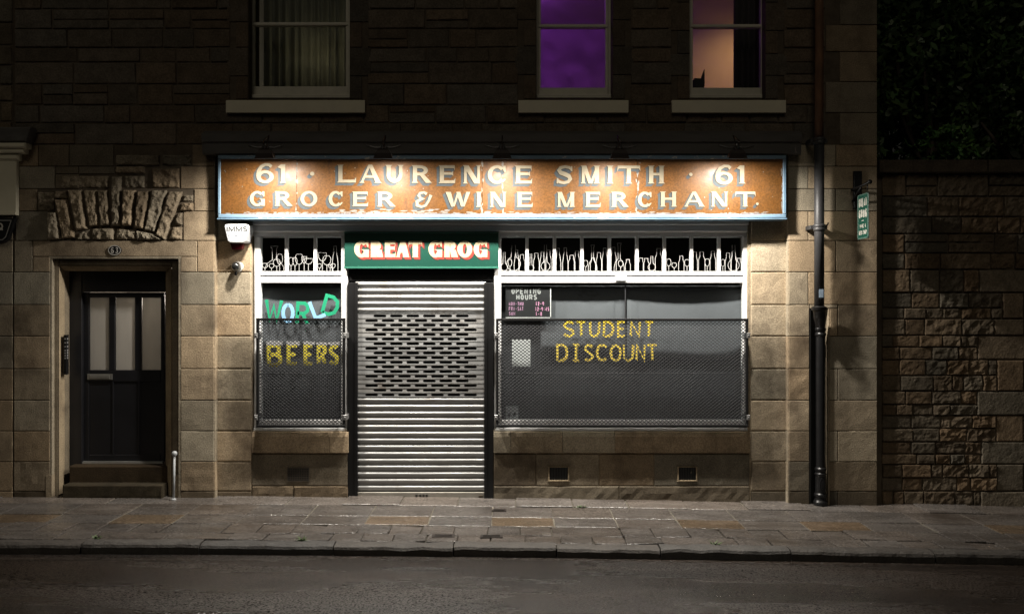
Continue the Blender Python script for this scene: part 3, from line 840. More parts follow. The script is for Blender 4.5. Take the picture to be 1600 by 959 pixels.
# ------------------------------------------------------------------ upstairs windows (parts of the tenement)
def sash(x0, x1, meet, low, glass_x0, glass_x1, sill, label):
    w = thing_part('sash_window', label); P = -.15
    fr = MB()
    zt = Z(-98, P); zb = Z(155, P)
    fr.box(X(x0), X(glass_x0 - 4, P), -.26, P + .02, zb, zt, .008)
    fr.box(X(glass_x1 + 4, P), X(x1), -.26, P + .02, zb, zt, .008)
    fr.box(X(x0), X(x1), -.26, P + .045, Z(155.5, P), Z(149, P), .008)
    fr.box(X(x0), X(x1), -.26, P + .02, zt - .06, zt, .008)
    fr.build('frame', M['sashpaint'], w)
    sa = MB()
    sa.box(X(glass_x0 - 4, P), X(glass_x1 + 4, P), -.22, P - .005, Z(148.6, P), Z(low, P), .006)
    sa.box(X(glass_x0 - 4, P), X(glass_x1 + 4, P), -.22, P, Z(meet + 5, P), Z(meet, P), .006)
    for a, b in ((glass_x0 - 4, glass_x0), (glass_x1, glass_x1 + 4)):
        sa.box(X(a, P), X(b, P), -.219, P - .010, Z(low, P), Z(meet + 5, P), .004)
        sa.box(X(a, P), X(b, P), -.215, P - .004, Z(meet, P), zt - .06, .004)
    sa.build('sash', M['sashpaint'], w)
    g = MB(); g.box(X(glass_x0, P), X(glass_x1, P), -.197, -.193, Z(low, P), Z(meet + 5, P)); g.build('pane', M['glass'], w)
    g = MB(); g.box(X(glass_x0, P), X(glass_x1, P), -.185, -.181, Z(meet, P), zt - .06); g.build('pane', M['glass'], w)
    sm = MB(); PS = .05
    a, b = sill
    pts = [(-.20, Z(155) + .004), (PS - .01, Z(156.5, PS)), (PS, Z(158, PS)), (PS, Z(176, PS)), (-.012, Z(176, PS))]
    A = [sm.vert(X(a, PS), p, z) for p, z in pts]; B = [sm.vert(X(b, PS), p, z) for p, z in pts]
    for i in range(len(pts) - 1): sm.face((A[i + 1], B[i + 1], B[i], A[i]))
    sm.face(A); sm.face(B[::-1]); sm.build('sill', M['cream'], w)
    return w
sash(388, 546, 35, 135, 397, 540, (353, 570), 'curtained sash window above the painted sign, farthest left')
sash(838, 957, 38, 137, 845, 946, (810, 982), 'sash window glowing purple')
sash(1078, 1196, 38, 137, 1083, 1189, (1050, 1228), 'sash window with warm and purple light beside a dark curtain')
rm = MB()
def room(mb, x0, x1, z0, z1, d):
    mb.box(x0, x1, -d - .1, -d, z0, z1); mb.box(x0 - .1, x0, -d, -.42, z0, z1); mb.box(x1, x1 + .1, -d, -.42, z0, z1)
    mb.box(x0, x1, -d, -.42, z0 - .1, z0); mb.box(x0, x1, -d, -.42, z1, z1 + .1)
room(rm, X(700), X(1352), 3.65, 5.9, 3.0)
rm.build('room_walls', pmat('pale_room_plaster', (.55, .52, .5), .9, var=.08), bld)
rm = MB(); room(rm, X(320), X(640), 3.65, 5.9, 3.0)
rm.build('room_walls', pmat('dim_room_plaster', (.3, .28, .25), .9, var=.1), bld)
def plight(name, loc, power, col, r=.05):
    l = bpy.data.lights.new(name, 'POINT'); l.energy = power; l.color = col; l.shadow_soft_size = r
    o = bpy.data.objects.new(name, l); COL.objects.link(o); o.location = loc; return o
pl_ = plight('purple_room_light', (X(800), 1.5, 5.72), 12.0, (.46, .08, .86), .08)
# the party lamp throws a wavy pattern on walls and ceiling
pl_.data.use_nodes = True; ln = pl_.data.node_tree; em = ln.nodes['Emission']
tc_ = ln.nodes.new('ShaderNodeTexCoord'); nz_ = ln.nodes.new('ShaderNodeTexNoise'); nz_.inputs['Scale'].default_value = 5.5; nz_.inputs['Detail'].default_value = 3; nz_.inputs['Distortion'].default_value = 1.6
mr_ = ln.nodes.new('ShaderNodeMapRange'); mr_.inputs['From Min'].default_value = .42; mr_.inputs['From Max'].default_value = .66; mr_.inputs['To Min'].default_value = .55; mr_.inputs['To Max'].default_value = 2.6
ln.links.new(tc_.outputs['Normal'], nz_.inputs['Vector']); ln.links.new(nz_.outputs['Fac'], mr_.inputs['Value']); ln.links.new(mr_.outputs[0], em.inputs['Strength'])
wl = bpy.data.lights.new('warm_room_light', 'SPOT'); wl.energy = 34.0; wl.color = (1.0, .50, .20); wl.spot_size = math.radians(110); wl.spot_blend = .9; wl.shadow_soft_size = .06
wlo = bpy.data.objects.new('warm_room_light', wl); COL.objects.link(wlo); wlo.location = (X(1318), 2.1, 5.7)
wlo.rotation_euler = (Vector((3.15, 3.0, 5.0)) - wlo.location).to_track_quat('-Z', 'Y').to_euler()
plight('curtain_fill_light', (X(478), .80, 4.72), 12.0, (1.0, .90, .70), .08)  # added lamp close behind the left curtain, gives its cloth a warm glow
# curtains
def curtain(px0, px1, p, z0, z1, mat, label, waves, amp=.03):
    m = MB(); n = waves * 8
    a, b = X(px0, p), X(px1, p)
    g = []
    for z in (z0, (z0 + z1) / 2, z1):
        g.append([m.vert(a + (b - a) * i / n, p + amp * math.sin(i / 8 * 2 * math.pi + .6 * math.sin(i * .37)) * (1 + .3 * math.sin(i * .11)), z) for i in range(n + 1)])
    for j in range(2):
        for i in range(n): m.face((g[j][i], g[j][i + 1], g[j + 1][i + 1], g[j + 1][i]), smooth=True)
    o = m.build('curtain', mat); tag(o, label, 'curtain')
    md = o.modifiers.new('thickness', 'SOLIDIFY'); md.thickness = .004
    return o
M['curtain'] = translucent('olive_curtain_cloth', (.32, .31, .25), .45)
M['curtain2'] = translucent('dark_curtain_cloth', (.06, .045, .05), .15)
curtain(412, 552, -.42, 3.9, 5.85, M['curtain'], 'olive pleated curtain drawn across the left upstairs window', 11)
curtain(1146, 1204, -.40, 3.9, 5.85, M['curtain2'], 'dark curtain hanging at the right side of the warm lit window', 6)
orn = MB(); orn.box(X(1084, -.3), X(1099, -.3), -.38, -.26, Z(160, -.3), Z(124, -.3)); orn.prism([(X(1095, -.3), Z(124, -.3)), (X(1101, -.3), Z(135, -.3)), (X(1101, -.3), Z(108, -.3))], -.34, -.30)
tag(orn.build('storage_box', M['interior']), 'dark box with a pointed flap standing inside the warm lit window', 'box')

# ------------------------------------------------------------------ door of the flats (part of the tenement)
dw = thing_part('entrance_door', 'black panelled door with three narrow panes')
def stepped(m, x0, x1, yt, yb, w, pb, pf, c=.0, t=(1, 1, 1)):
    """one step of a door surround: two jambs and a head of face width w px"""
    m.box(X(x0, pf), X(x0 + w, pf), pb, pf, Z(yb, pf), Z(yt, pf), c, t)
    m.box(X(x1 - w, pf), X(x1, pf), pb, pf, Z(yb, pf), Z(yt, pf), c, t)
    m.box(X(x0 + w, pf) + .0005, X(x1 - w, pf) - .0005, pb, pf, Z(yt + w, pf), Z(yt, pf), c, t)
sr = MB()
stepped(sr, 77, 283, 400, 790, 4, -.40, -.004, .0, tinted(1.0, .05))
stepped(sr, 81, 279, 404.5, 790, 11, -.40, -.055, .012, tinted(.8, .05))
# splayed reveal
def splay(m, x0, x1, yt, yb, w, p1, p2, t):
    a0, a1 = (X(x0, p1), X(x1, p1)); b0, b1 = X(x0 + w, p2), X(x1 - w, p2)
    zt, zt2, zb = Z(yt, p1), Z(yt + w * .9, p2), -.1
    m.poly([(a0, p1, zb), (b0, p2, zb), (b0, p2, zt2), (a0, p1, zt)], t)
    m.poly([(b1, p2, zb), (a1, p1, zb), (a1, p1, zt), (b1, p2, zt2)], t)
    m.poly([(a0, p1, zt), (b0, p2, zt2), (b1, p2, zt2), (a1, p1, zt)], t)
splay(sr, 92, 268, 415.5, 790, 9, -.055, -.17, (1.15, 1.12, 1.05))
for sx0, sx1 in ((72.0, 81), (268, 282)):
    sr.box(X(sx0), X(sx1), -.10, .004 if sx0 < 100 else -.03, -.2, Z(742))
sr.build('door_surround', M['ashlar'], bld)
DP = -.27
fr = MB()
fr.box(X(100, DP), X(128, DP), -.45, DP, -.1, Z(420, DP), .006); fr.box(X(258, DP), X(274, DP), -.45, DP, -.1, Z(420, DP), .006)
fr.box(X(128, DP), X(258, DP), -.45, DP - .004, Z(456, DP), Z(418, DP), .006)
fr.build('frame', M['doorblack'], dw)
LP = -.315
lf = MB()
def rail(a, b, c, d, bk=.05, pf=0.0, cc=.006): lf.box(X(a, LP), X(b, LP), LP - bk, LP + pf, Z(d, LP), Z(c, LP), cc)
holes = [(139.5, 169.5), (180, 210), (221, 250.5)]
rail(129, 139, 457, 721); rail(251, 257, 457, 721)
rail(139.05, 250.95, 457, 465); rail(139.05, 250.95, 578, 596)
rail(170, 179.5, 465.05, 577.95); rail(210.5, 220.5, 465.05, 577.95)
rail(139.05, 250.95, 710, 721)
rail(139.05, 250.95, 596.05, 709.95, .05, -.014, 0)
for a, b in ((174.5, 177.5), (215, 218)): rail(a, b, 596.05, 709.95, .013, -.002, .004)
lf.build('leaf', M['doorblack'], dw)
wb_ = MB(); wb_.prism([(X(130, LP), Z(725, LP)), (X(256, LP), Z(725, LP)), (X(256, LP), Z(720, LP)), (X(130, LP), Z(720, LP))], LP + .0005, LP + .035); wb_.build('weather_bar', pmat('worn_alloy_bar', (.55, .55, .53), .35, metal=.5), dw)
M['frost'] = translucent('frosted_door_glass', (.6, .58, .54), .45, var=.12, scale=2.5, stretch=(3, 1, .7))
for a, b in holes:
    g = MB(); g.box(X(a, LP), X(b, LP), LP - .03, LP - .024, Z(577.9, LP), Z(465.1, LP)); g.build('pane', M['frost'], dw)
lp_ = MB(); lp_.box(X(137, LP), X(176, LP), LP + .001, LP + .012, Z(593, LP), Z(584, LP), .003); lp_.box(X(141, LP), X(172, LP), LP + .012, LP + .018, Z(591, LP), Z(586, LP), .003)
lp_.build('letter_plate', pmat('brushed_letter_plate', (.5, .49, .46), .4, metal=.8), dw)
th = MB(); th.box(X(108, -.13), X(262, -.13), -.5, -.13, -.2, Z(728, -.13), .01, (.15, .125, .095)); th.build('threshold', M['ashlar'], dw)
st_ = MB(); st_.block([(X(97, .03), -.25), (X(253, .03), -.25), (X(253, .03), Z(758, .03)), (X(97, .03), Z(758, .03))], .03, -.24, .012, .006, .05, (.13, .125, .105))
st_.box(X(97, .03) + .01, X(253, .03) - .01, -.24, .016, -.25, Z(758, .03) - .002, 0, (.5, .47, .42)); st_.build('doorstep', M['ashlar'], dw)
hl = MB(); hl.box(X(104), X(276), -1.5, -1.4, -.1, 2.6); hl.box(X(104) - .1, X(104), -1.4, -.46, -.1, 2.6); hl.box(X(276), X(276) + .1, -1.4, -.46, -.1, 2.6); hl.box(X(104), X(276), -1.4, -.46, 2.5, 2.6); hl.box(X(104), X(276), -1.4, -.46, -.2, -.1)
hl.build('hall_walls', pmat('pale_hall_plaster', (.5, .47, .43), .9), bld)
plight('door_fill_light', (X(248), .95, 2.1), 14.0, (1.0, .88, .76), .08)  # unseen lamp added behind the door panes to brighten the frosted glass

# ---- cornice above the painted sign
cn = MB()
cx0, cx1 = X(316, .1), X(1252, .1)
prof = [(-.05, Z(203, -.01)), (.06, Z(206, .06)), (.12, Z(209, .12)), (.12, Z(221, .12)), (.10, Z(223, .1)), (.10, Z(240, .10)), (.085, Z(242, .085)), (-.05, Z(242, .0))]
ns = 24
colsn = []
for i in range(ns + 1):
    x = cx0 + (cx1 - cx0) * i / ns
    colsn.append([cn.vert(x, p + .004 * noise.noise(Vector((x * 3, p * 20, z * 5))) * (p > 0), z + .004 * noise.noise(Vector((x * 2.2, z, 7)))) for p, z in prof])
for a, b in zip(colsn, colsn[1:]):
    for j in range(len(prof) - 1): cn.face((a[j + 1], b[j + 1], b[j], a[j]))
cn.face(colsn[0]); cn.face(colsn[-1][::-1])
cn.build('cornice', M['slate'], bld)

# ------------------------------------------------------------------ painted fascia sign
SP = .115
sg = thing('painted_sign', 'long orange sign painted LAURENCE SMITH GROCER & WINE MERCHANT in a pale blue frame', 'sign', (X(784), -SP, Z(290)))
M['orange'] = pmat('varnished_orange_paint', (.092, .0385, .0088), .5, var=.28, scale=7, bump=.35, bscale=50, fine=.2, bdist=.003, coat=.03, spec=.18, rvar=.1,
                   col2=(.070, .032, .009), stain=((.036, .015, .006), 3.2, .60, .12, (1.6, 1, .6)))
bd = MB()
js = [340, 463, 576, 753, 785, 996, 1112, 1228]
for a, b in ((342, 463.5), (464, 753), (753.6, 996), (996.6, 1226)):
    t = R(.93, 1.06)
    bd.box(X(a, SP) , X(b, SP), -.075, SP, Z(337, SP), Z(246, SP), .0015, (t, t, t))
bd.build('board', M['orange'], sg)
fm = MB(); FPx = SP + .011
fm.box(X(340, FPx), X(1229, FPx), -.07, FPx, Z(341, FPx), Z(334.5, FPx), .008)
fm.box(X(340, FPx), X(1229, FPx), -.07, FPx - .004, Z(248.5, FPx), Z(242.5, FPx), .006)
fm.box(X(340, FPx), X(344.5, FPx), -.07, FPx - .002, Z(334.5, FPx) + .001, Z(248.5, FPx) - .001, .006)
fm.box(X(1223.5, FPx), X(1229, FPx), -.07, FPx - .002, Z(334.5, FPx) + .001, Z(248.5, FPx) - .001, .006)
fm.box(X(339, FPx), X(1230, FPx), -.07, FPx + .004, Z(343, FPx), Z(341, FPx) - .0005, .003)
fm.build('frame', M['blueframe'], sg)
# flaking paint: ragged patches of bare white primer along the bottom edge and at the board joints
fk = MB(); random.seed(5); stp = [0.0]
def blob(cx, cz, rx, rz, p, mb, n=11):
    pts = []
    for k in range(n):
        a = 2 * math.pi * k / n; r = R(.55, 1.15)
        pts.append((cx + rx * r * math.cos(a), p + stp[0], cz + rz * r * math.sin(a)))
    mb.poly(pts); stp[0] += 3e-6
for _ in range(150):
    px = R(346, 1220); k = R(0, 1)
    blob(X(px, SP), Z(333.5 - abs(random.gauss(0, 1.0)), SP), R(.008, .05), R(.003, .009), SP + .0003, fk)
for _ in range(18):
    px = R(530, 700); blob(X(px, SP), Z(332 - R(0, 5), SP), R(.02, .05), R(.006, .014), SP + .0003, fk)
for jx in (463.5, 753.3, 785, 996.3, 1222.5):
    for _ in range(26 if jx > 990 else 13): blob(X(jx + random.gauss(0, .9), SP), Z(R(250, 333), SP), R(.003, .010), R(.008, .035), SP + .0003, fk)
for _ in range(34): blob(X(R(350, 1215), SP), Z(R(252, 328), SP), R(.003, .009), R(.003, .009), SP + .0003, fk, 8)
for _ in range(60): blob(X(R(346, 1220), SP), Z(248.8 + abs(random.gauss(0, .6)), SP), R(.006, .03), R(.002, .004), SP + .0003, fk)
fk.build('flaked_paint', pmat('bare_primer', (.17, .155, .14), .8, spec=.1, var=.3, scale=20), sg)

ROWA = [('6', 401, 428, 256, 286), ('1', 436.5, 448, 257, 286), ('.', 484.5, 491.5, 268.5, 275), ('L', 526.5, 556, 257.5, 285.5), ('A', 562, 596, 257.5, 286), ('U', 602, 631, 258, 286), ('R', 643, 673, 258.5, 286), ('E', 685, 711, 258.5, 286.5),
        ('N', 723, 752, 258.5, 287), ('C', 762, 791, 259, 287), ('E', 804, 831, 259, 287), ('S', 869, 895, 259, 287.5), ('M', 907, 938, 259, 287), ('I', 948, 958.5, 259, 287), ('T', 965, 1000, 259, 287), ('H', 1012, 1039, 259, 287),
        ('.', 1076.5, 1082, 270, 275.5), ('6', 1118, 1145, 258.5, 288), ('1', 1154, 1165, 258.5, 287)]
ROWB = [('G', 390.5, 414, 299, 322), ('R', 429, 456, 299, 322), ('O', 469.5, 496, 299, 322.5), ('C', 513.5, 536, 299, 322.5), ('E', 550, 575, 299.5, 322.5), ('R', 589, 617, 299.5, 323), ('&', 648.5, 674, 300, 324), ('W', 698, 733, 300, 323),
        ('I', 743.5, 753, 300, 323.5), ('N', 765, 791.5, 300, 323.5), ('E', 807, 832, 300, 323.5), ('M', 870, 899, 300, 323.5), ('E', 914, 938, 300, 323.5), ('R', 955, 981, 300, 323.5), ('C', 996.5, 1018.5, 300, 323.5), ('H', 1031, 1058, 299.5, 323), ('A', 1069, 1101, 299.5, 323),
        ('N', 1110.5, 1138, 299.5, 323), ('T', 1149, 1180, 299.5, 323), ('.', 1181, 1185.5, 316.5, 321)]
gl = Glyphs(.044, .030, .014); gl2 = Glyphs(.039, .026, .012)
fc, sh, ol = MB(), MB(), MB(); s1, s2, s3 = [0.0], [0.0], [0.0]
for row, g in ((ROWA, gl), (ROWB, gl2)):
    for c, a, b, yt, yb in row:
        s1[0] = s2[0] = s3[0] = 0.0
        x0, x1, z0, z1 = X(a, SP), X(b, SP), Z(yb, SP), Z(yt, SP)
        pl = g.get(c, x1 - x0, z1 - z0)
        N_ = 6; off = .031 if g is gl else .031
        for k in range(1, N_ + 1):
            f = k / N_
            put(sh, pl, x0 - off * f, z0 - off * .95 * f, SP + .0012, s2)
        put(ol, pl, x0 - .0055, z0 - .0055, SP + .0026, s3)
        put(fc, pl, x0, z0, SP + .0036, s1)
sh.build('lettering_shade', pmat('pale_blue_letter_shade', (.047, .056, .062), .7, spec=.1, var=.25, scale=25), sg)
ol.build('lettering_outline', pmat('dark_letter_line', (.03, .021, .013), .7, spec=.1, var=.2, scale=20), sg)
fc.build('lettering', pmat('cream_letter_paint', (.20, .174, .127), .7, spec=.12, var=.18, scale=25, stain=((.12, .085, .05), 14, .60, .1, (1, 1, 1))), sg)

# ------------------------------------------------------------------ five sign lamps
M['lampbody'] = pmat('brown_lamp_housing', (.022, .013, .010), .6, metal=.3, var=.3, scale=20)
M['chrome'] = pmat('lamp_arm_metal', (.3, .3, .3), .3, metal=.9)
lens_m = bpy.data.materials.new('lit_lamp_lens'); lens_m.use_nodes = True
lb = lens_m.node_tree.nodes['Principled BSDF']; lb.inputs['Base Color'].default_value = (.9, .88, .8, 1)
lb.inputs['Emission Color'].default_value = (1, .93, .82, 1); lb.inputs['Emission Strength'].default_value = 20.0
LPX = [(415, 'the left number 61'), (599.5, 'the letters AU of LAURENCE'), (784.5, 'the last letters CE of LAURENCE'), (967.5, 'the letters IT of SMITH'), (1151, 'the right number 61')]
LP_, LZ = .34, None
for i, (px, where) in enumerate(LPX):
    P = .60; x = X(px, P); zb = Z(243.0, P); zt = Z(233.5, P)
    t = thing('sign_lamp', 'small brown floodlight on a thin arm above ' + where, 'sign lamp', (x, -P, zb), 'lamps lighting the painted sign')
    h = MB(); wt, wb2, d = .050, .078, .055
    rings = []
    for z, w, dd in ((zb - 0.0, wb2, d), (zb + .012, wb2, d), (zt - .012, wt + .006, d * .8), (zt, wt - .01, d * .6)):
        rings.append([h.vert(x + sx * w, P + sd_ * dd, z) for sx, sd_ in ((-1, -1), (1, -1), (1, 1), (-1, 1))])
    ins = [h.vert(x + sx * (wb2 - .005), P + sd_ * (d - .005), zb) for sx, sd_ in ((-1, -1), (1, -1), (1, 1), (-1, 1))]
    dzl = {-1: .002, 1: .002}
    ins2 = [h.vert(x + sx * (wb2 - .006), P + sd_ * (d - .006), zb + dzl[sd_]) for sx, sd_ in ((-1, -1), (1, -1), (1, 1), (-1, 1))]
    for a, b in zip(rings, rings[1:]):
        for k in range(4): h.face((a[k], a[(k + 1) % 4], b[(k + 1) % 4], b[k]))
    h.face(rings[-1])
    for k in range(4):
        h.face((rings[0][(k + 1) % 4], rings[0][k], ins[k], ins[(k + 1) % 4])); h.face((ins[(k + 1) % 4], ins[k], ins2[k], ins2[(k + 1) % 4]))
    # visor along the street side, a little wider than the body, and short cheeks
    h.prism([(x - wb2 - .016, zb - .040), (x + wb2 + .016, zb - .040), (x + wb2, zb + .003), (x - wb2, zb + .003)], P + d - .004, P + d + .001)
    h.box(x - wb2, x + wb2, P - d - .001, P - d + .003, zb - .002, zb + .003)
    for sx in (-1, 1): h.box(x + sx * wb2 - .002, x + sx * wb2 + .002, P - d + .0045, P + d - .0045, zb - .014, zb + .003)
    h.build('housing', M['lampbody'], t)
    l = MB(); l.poly([(x + sx * (wb2 - .007), P + sd_ * (d - .007), zb + dzl[sd_]) for sx, sd_ in ((-1, -1), (1, -1), (1, 1), (-1, 1))][::-1])
    l.build('lens', lens_m, t)
    ro = MB(); zr = Z(228.5, .1)
    ro.lathe([(.012, -.004), (.030, -.004), (.030, .010), (.018, .016), (.010, .022)], X(px, .1), .105, zr, 'p', 16); ro.build('rosette', M['chrome'], t)
    am = MB(); am.tube([(X(px, .1), .12, zr), (X(px, .12), .22, zr + .03), (x, .48, zr + .03), (x, P, zt - .004)], .0075, 8); am.build('arm', M['lampbody'], t)
    wi = MB()
    for s_ in (-1, 1):
        wi.tube([(X(px + s_ * q, .11), .113, Z(228.5 + dz, .11)) for q, dz in ((2, 0), (7, 1.6), (13, 2.0), (20, .2), (27, -1.6))], .0032, 5)
    wi.build('wire', M['chrome'], t)
    al = bpy.data.lights.new('sign_lamp_light', 'AREA'); al.shape = 'RECTANGLE'; al.size = .125; al.size_y = .095; al.energy = LAMP_W; al.color = LAMP_COL
    ao = bpy.data.objects.new('sign_lamp_light', al); COL.objects.link(ao); ao.parent = t; ao.matrix_parent_inverse = t.matrix_world.inverted()
    ao.location = (x, -P, zb - .0055); ao.rotation_euler = (-math.radians(LAMP_TILT), 0, 0)

# ------------------------------------------------------------------ GREAT GROG box sign and roller shutter
BP = -.075
gs = thing('shop_sign', 'green box sign reading GREAT GROG above the roller shutter', 'sign', (X(658), -BP, Z(392)))
b_ = MB(); b_.box(X(538, BP), X(779, BP), -.36, BP, Z(419, BP), Z(363, BP), .006)
b_.build('box', pmat('green_sign_paint', (.005, .05, .034), .38, var=.08, scale=4, bump=.04, bscale=20), gs)
b_ = MB()
for a, b, c, d in ((538, 779, 416.5, 419.5), (538, 779, 362.5, 364.5)): b_.box(X(a, BP) - .002, X(b, BP) + .002, -.1, BP + .004, Z(d, BP), Z(c, BP), .002)
b_.build('trim', pmat('green_trim', (.03, .14, .10), .35), gs)
gg = Glyphs(.056, .035, .006)
GGL = [('G', 553.5, 576.5), ('R', 578.5, 598), ('E', 600.5, 618), ('A', 618.5, 640), ('T', 638.5, 659.5), ('G', 669.5, 691), ('R', 693.5, 715), ('O', 714.5, 738), ('G', 740, 761.5)]
fc, sh, ol = MB(), MB(), MB(); s1, s2, s3 = [0.0], [0.0], [0.0]
for c, a, b in GGL:
    s1[0] = s2[0] = s3[0] = 0.0
    x0, x1, z0, z1 = X(a, BP), X(b, BP), Z(402, BP), Z(376.5, BP)
    pl = gg.get(c, x1 - x0, z1 - z0)
    for k in range(1, 6): put(sh, pl, x0 + .022 * k / 5, z0 - .022 * k / 5, BP + .0012, s2)
    for dx, dz in ((.026, -.028), (.03, -.02), (.018, -.03)): put(ol, pl, x0 + dx, z0 + dz, BP + .0004, s3)
    put(fc, pl, x0, z0, BP + .0030, s1)
ol.build('lettering_outline', pmat('black_letter_line', (.02, .02, .02), .5), gs)
sh.build('lettering_shade', pmat('red_letter_shade', (.24, .032, .022), .45, var=.1, scale=20), gs)
fc.build('lettering', pmat('cream_vinyl_letters', (.44, .37, .24), .45, var=.06, scale=15), gs)

shp = thing('roller_shutter', 'closed silver roller shutter with a band of punched slots over the doorway', 'shutter', (X(657), .13, 0))
RP = -.12
hb = MB(); hb.box(X(544, -.14), X(773, -.14), -.36, -.15, Z(439, -.14), Z(419.8, -.06), .006); hb.build('shutter_box', M['black'], shp)
for a, b in ((543, 556), (759, 771)):
    g = MB(); g.box(X(a, -.085), X(b, -.085), -.26, -.085, Z(778, -.085) - .1, Z(441.5, -.085), .004)
    inner = b if a < 600 else a
    g.box(X(inner - 2.5, -.08), X(inner + 2.5, -.08), -.2, -.078, Z(778, -.08) - .05, Z(441.5, -.085), .003)
    g.build('guide_rail', M['black'], shp)
sx0, sx1 = X(555, RP), X(759, RP)
def solid_slats(y0, y1, n):
    m = MB(); z1 = Z(y0, RP); z0 = Z(y1, RP); ph = (z1 - z0) / n
    for k in range(n):
        zt = z1 - k * ph; t = tinted(1, .06, .01); nx = 14; w0 = R(0, 30)
        pr = [(0.0, -.021), (.06, -.020), (.13, -.011), (.24, -.002), (.36, .002), (.50, .001), (.66, -.006), (.84, -.016), (.93, -.0205), (1.0, -.021)]
        g = []
        for f, dp in pr:
            g.append([m.vert(sx0 + (sx1 - sx0) * i / nx, RP + dp + .0010 * noise.noise(Vector((i * .45, w0, f * .6))), zt - f * ph + .001 * noise.noise(Vector((i * .3, w0, 5)))) for i in range(nx + 1)])
        for a, b in zip(g, g[1:]):
            for i in range(nx): m.face((b[i], b[i + 1], a[i + 1], a[i]), t, True)
    return m.build('curtain_slats', M['galv'], shp)
solid_slats(440, 490, 5)
solid_slats(620.5, 768, 14)
pm = MB(); nr = 18; y0 = 490.0; ph = 130.5 / nr
def slot(cx, cz, w, h):
    r = h / 2; pts = []
    for k in range(5): a = math.pi / 2 + math.pi * k / 4; pts.append((cx - w / 2 + r + r * math.cos(a), cz + r * math.sin(a)))
    for k in range(5): a = -math.pi / 2 + math.pi * k / 4; pts.append((cx + w / 2 - r + r * math.cos(a), cz + r * math.sin(a)))
    return pts
for r_ in range(nr):
    za, zb = Z(y0 + (r_ + 1) * ph, RP), Z(y0 + r_ * ph, RP)
    t = tinted(1.45, .07, .02); cz = (za + zb) / 2
    n, xs = (6, 593.5) if r_ % 2 == 0 else (7, 580.5)
    outer = [(sx0, za + .004), (sx1, za + .004), (sx1, zb - .004), (sx0, zb - .004)]
    hs_ = [slot(X(xs + 25.75 * k, RP), cz, .135, .026) for k in range(n)]
    loops = [[Vector((x, z, 0)) for x, z in L] for L in [outer] + [h[::-1] for h in hs_]]
    flat = [q for L in loops for q in L]
    ids = [pm.vert(q.x, RP - .002, q.y) for q in flat]; idb = [pm.vert(q.x, RP - .008, q.y) for q in flat]
    for tri in tessellate_polygon(loops):
        a, b, c = [flat[i] for i in tri]
        o_ = tri if (b - a).cross(c - a).z > 0 else tri[::-1]
        pm.face([ids[i] for i in o_], t)
    base_ = 4
    for h in hs_:
        m_ = len(h)
        for k in range(m_): j = (k + 1) % m_; pm.face((ids[base_ + k], ids[base_ + j], idb[base_ + j], idb[base_ + k]), t)
        base_ += m_
    # rolled hinge between slats
    A = [pm.vert(x, p, z) for x in (sx0, sx1) for p, z in ((RP - .002, zb - .004), (RP + .0015, zb - .003), (RP + .0015, zb - .0008), (RP - .009, zb), (RP - .009, zb + .001), (RP - .003, zb + .004))]
    for k in range(5): pm.face((A[k], A[6 + k], A[7 + k], A[k + 1]), t)
pm.build('punched_slats', M['galv'], shp)
bl_ = MB(); bl_.box(sx0, sx1, RP - .02, RP + .008, Z(777.5, RP), Z(768.3, RP), .004)
for px in (651, 657, 662, 667): bl_.box(X(px - 1.5, RP), X(px + 1.5, RP), RP, RP + .022, Z(775.5, RP), Z(771, RP), .003, (.15, .15, .15))
bl_.box(X(560, RP), X(566, RP), RP, RP + .016, Z(776, RP), Z(773, RP), .002, (.3, .25, .2)); bl_.box(X(748, RP), X(755, RP), RP, RP + .016, Z(776, RP), Z(773, RP), .002, (.3, .25, .2))
bl_.build('bottom_rail', pmat('dull_shutter_rail', (.36, .34, .30), .5, metal=.5, var=.3, scale=8, tint=True), shp)

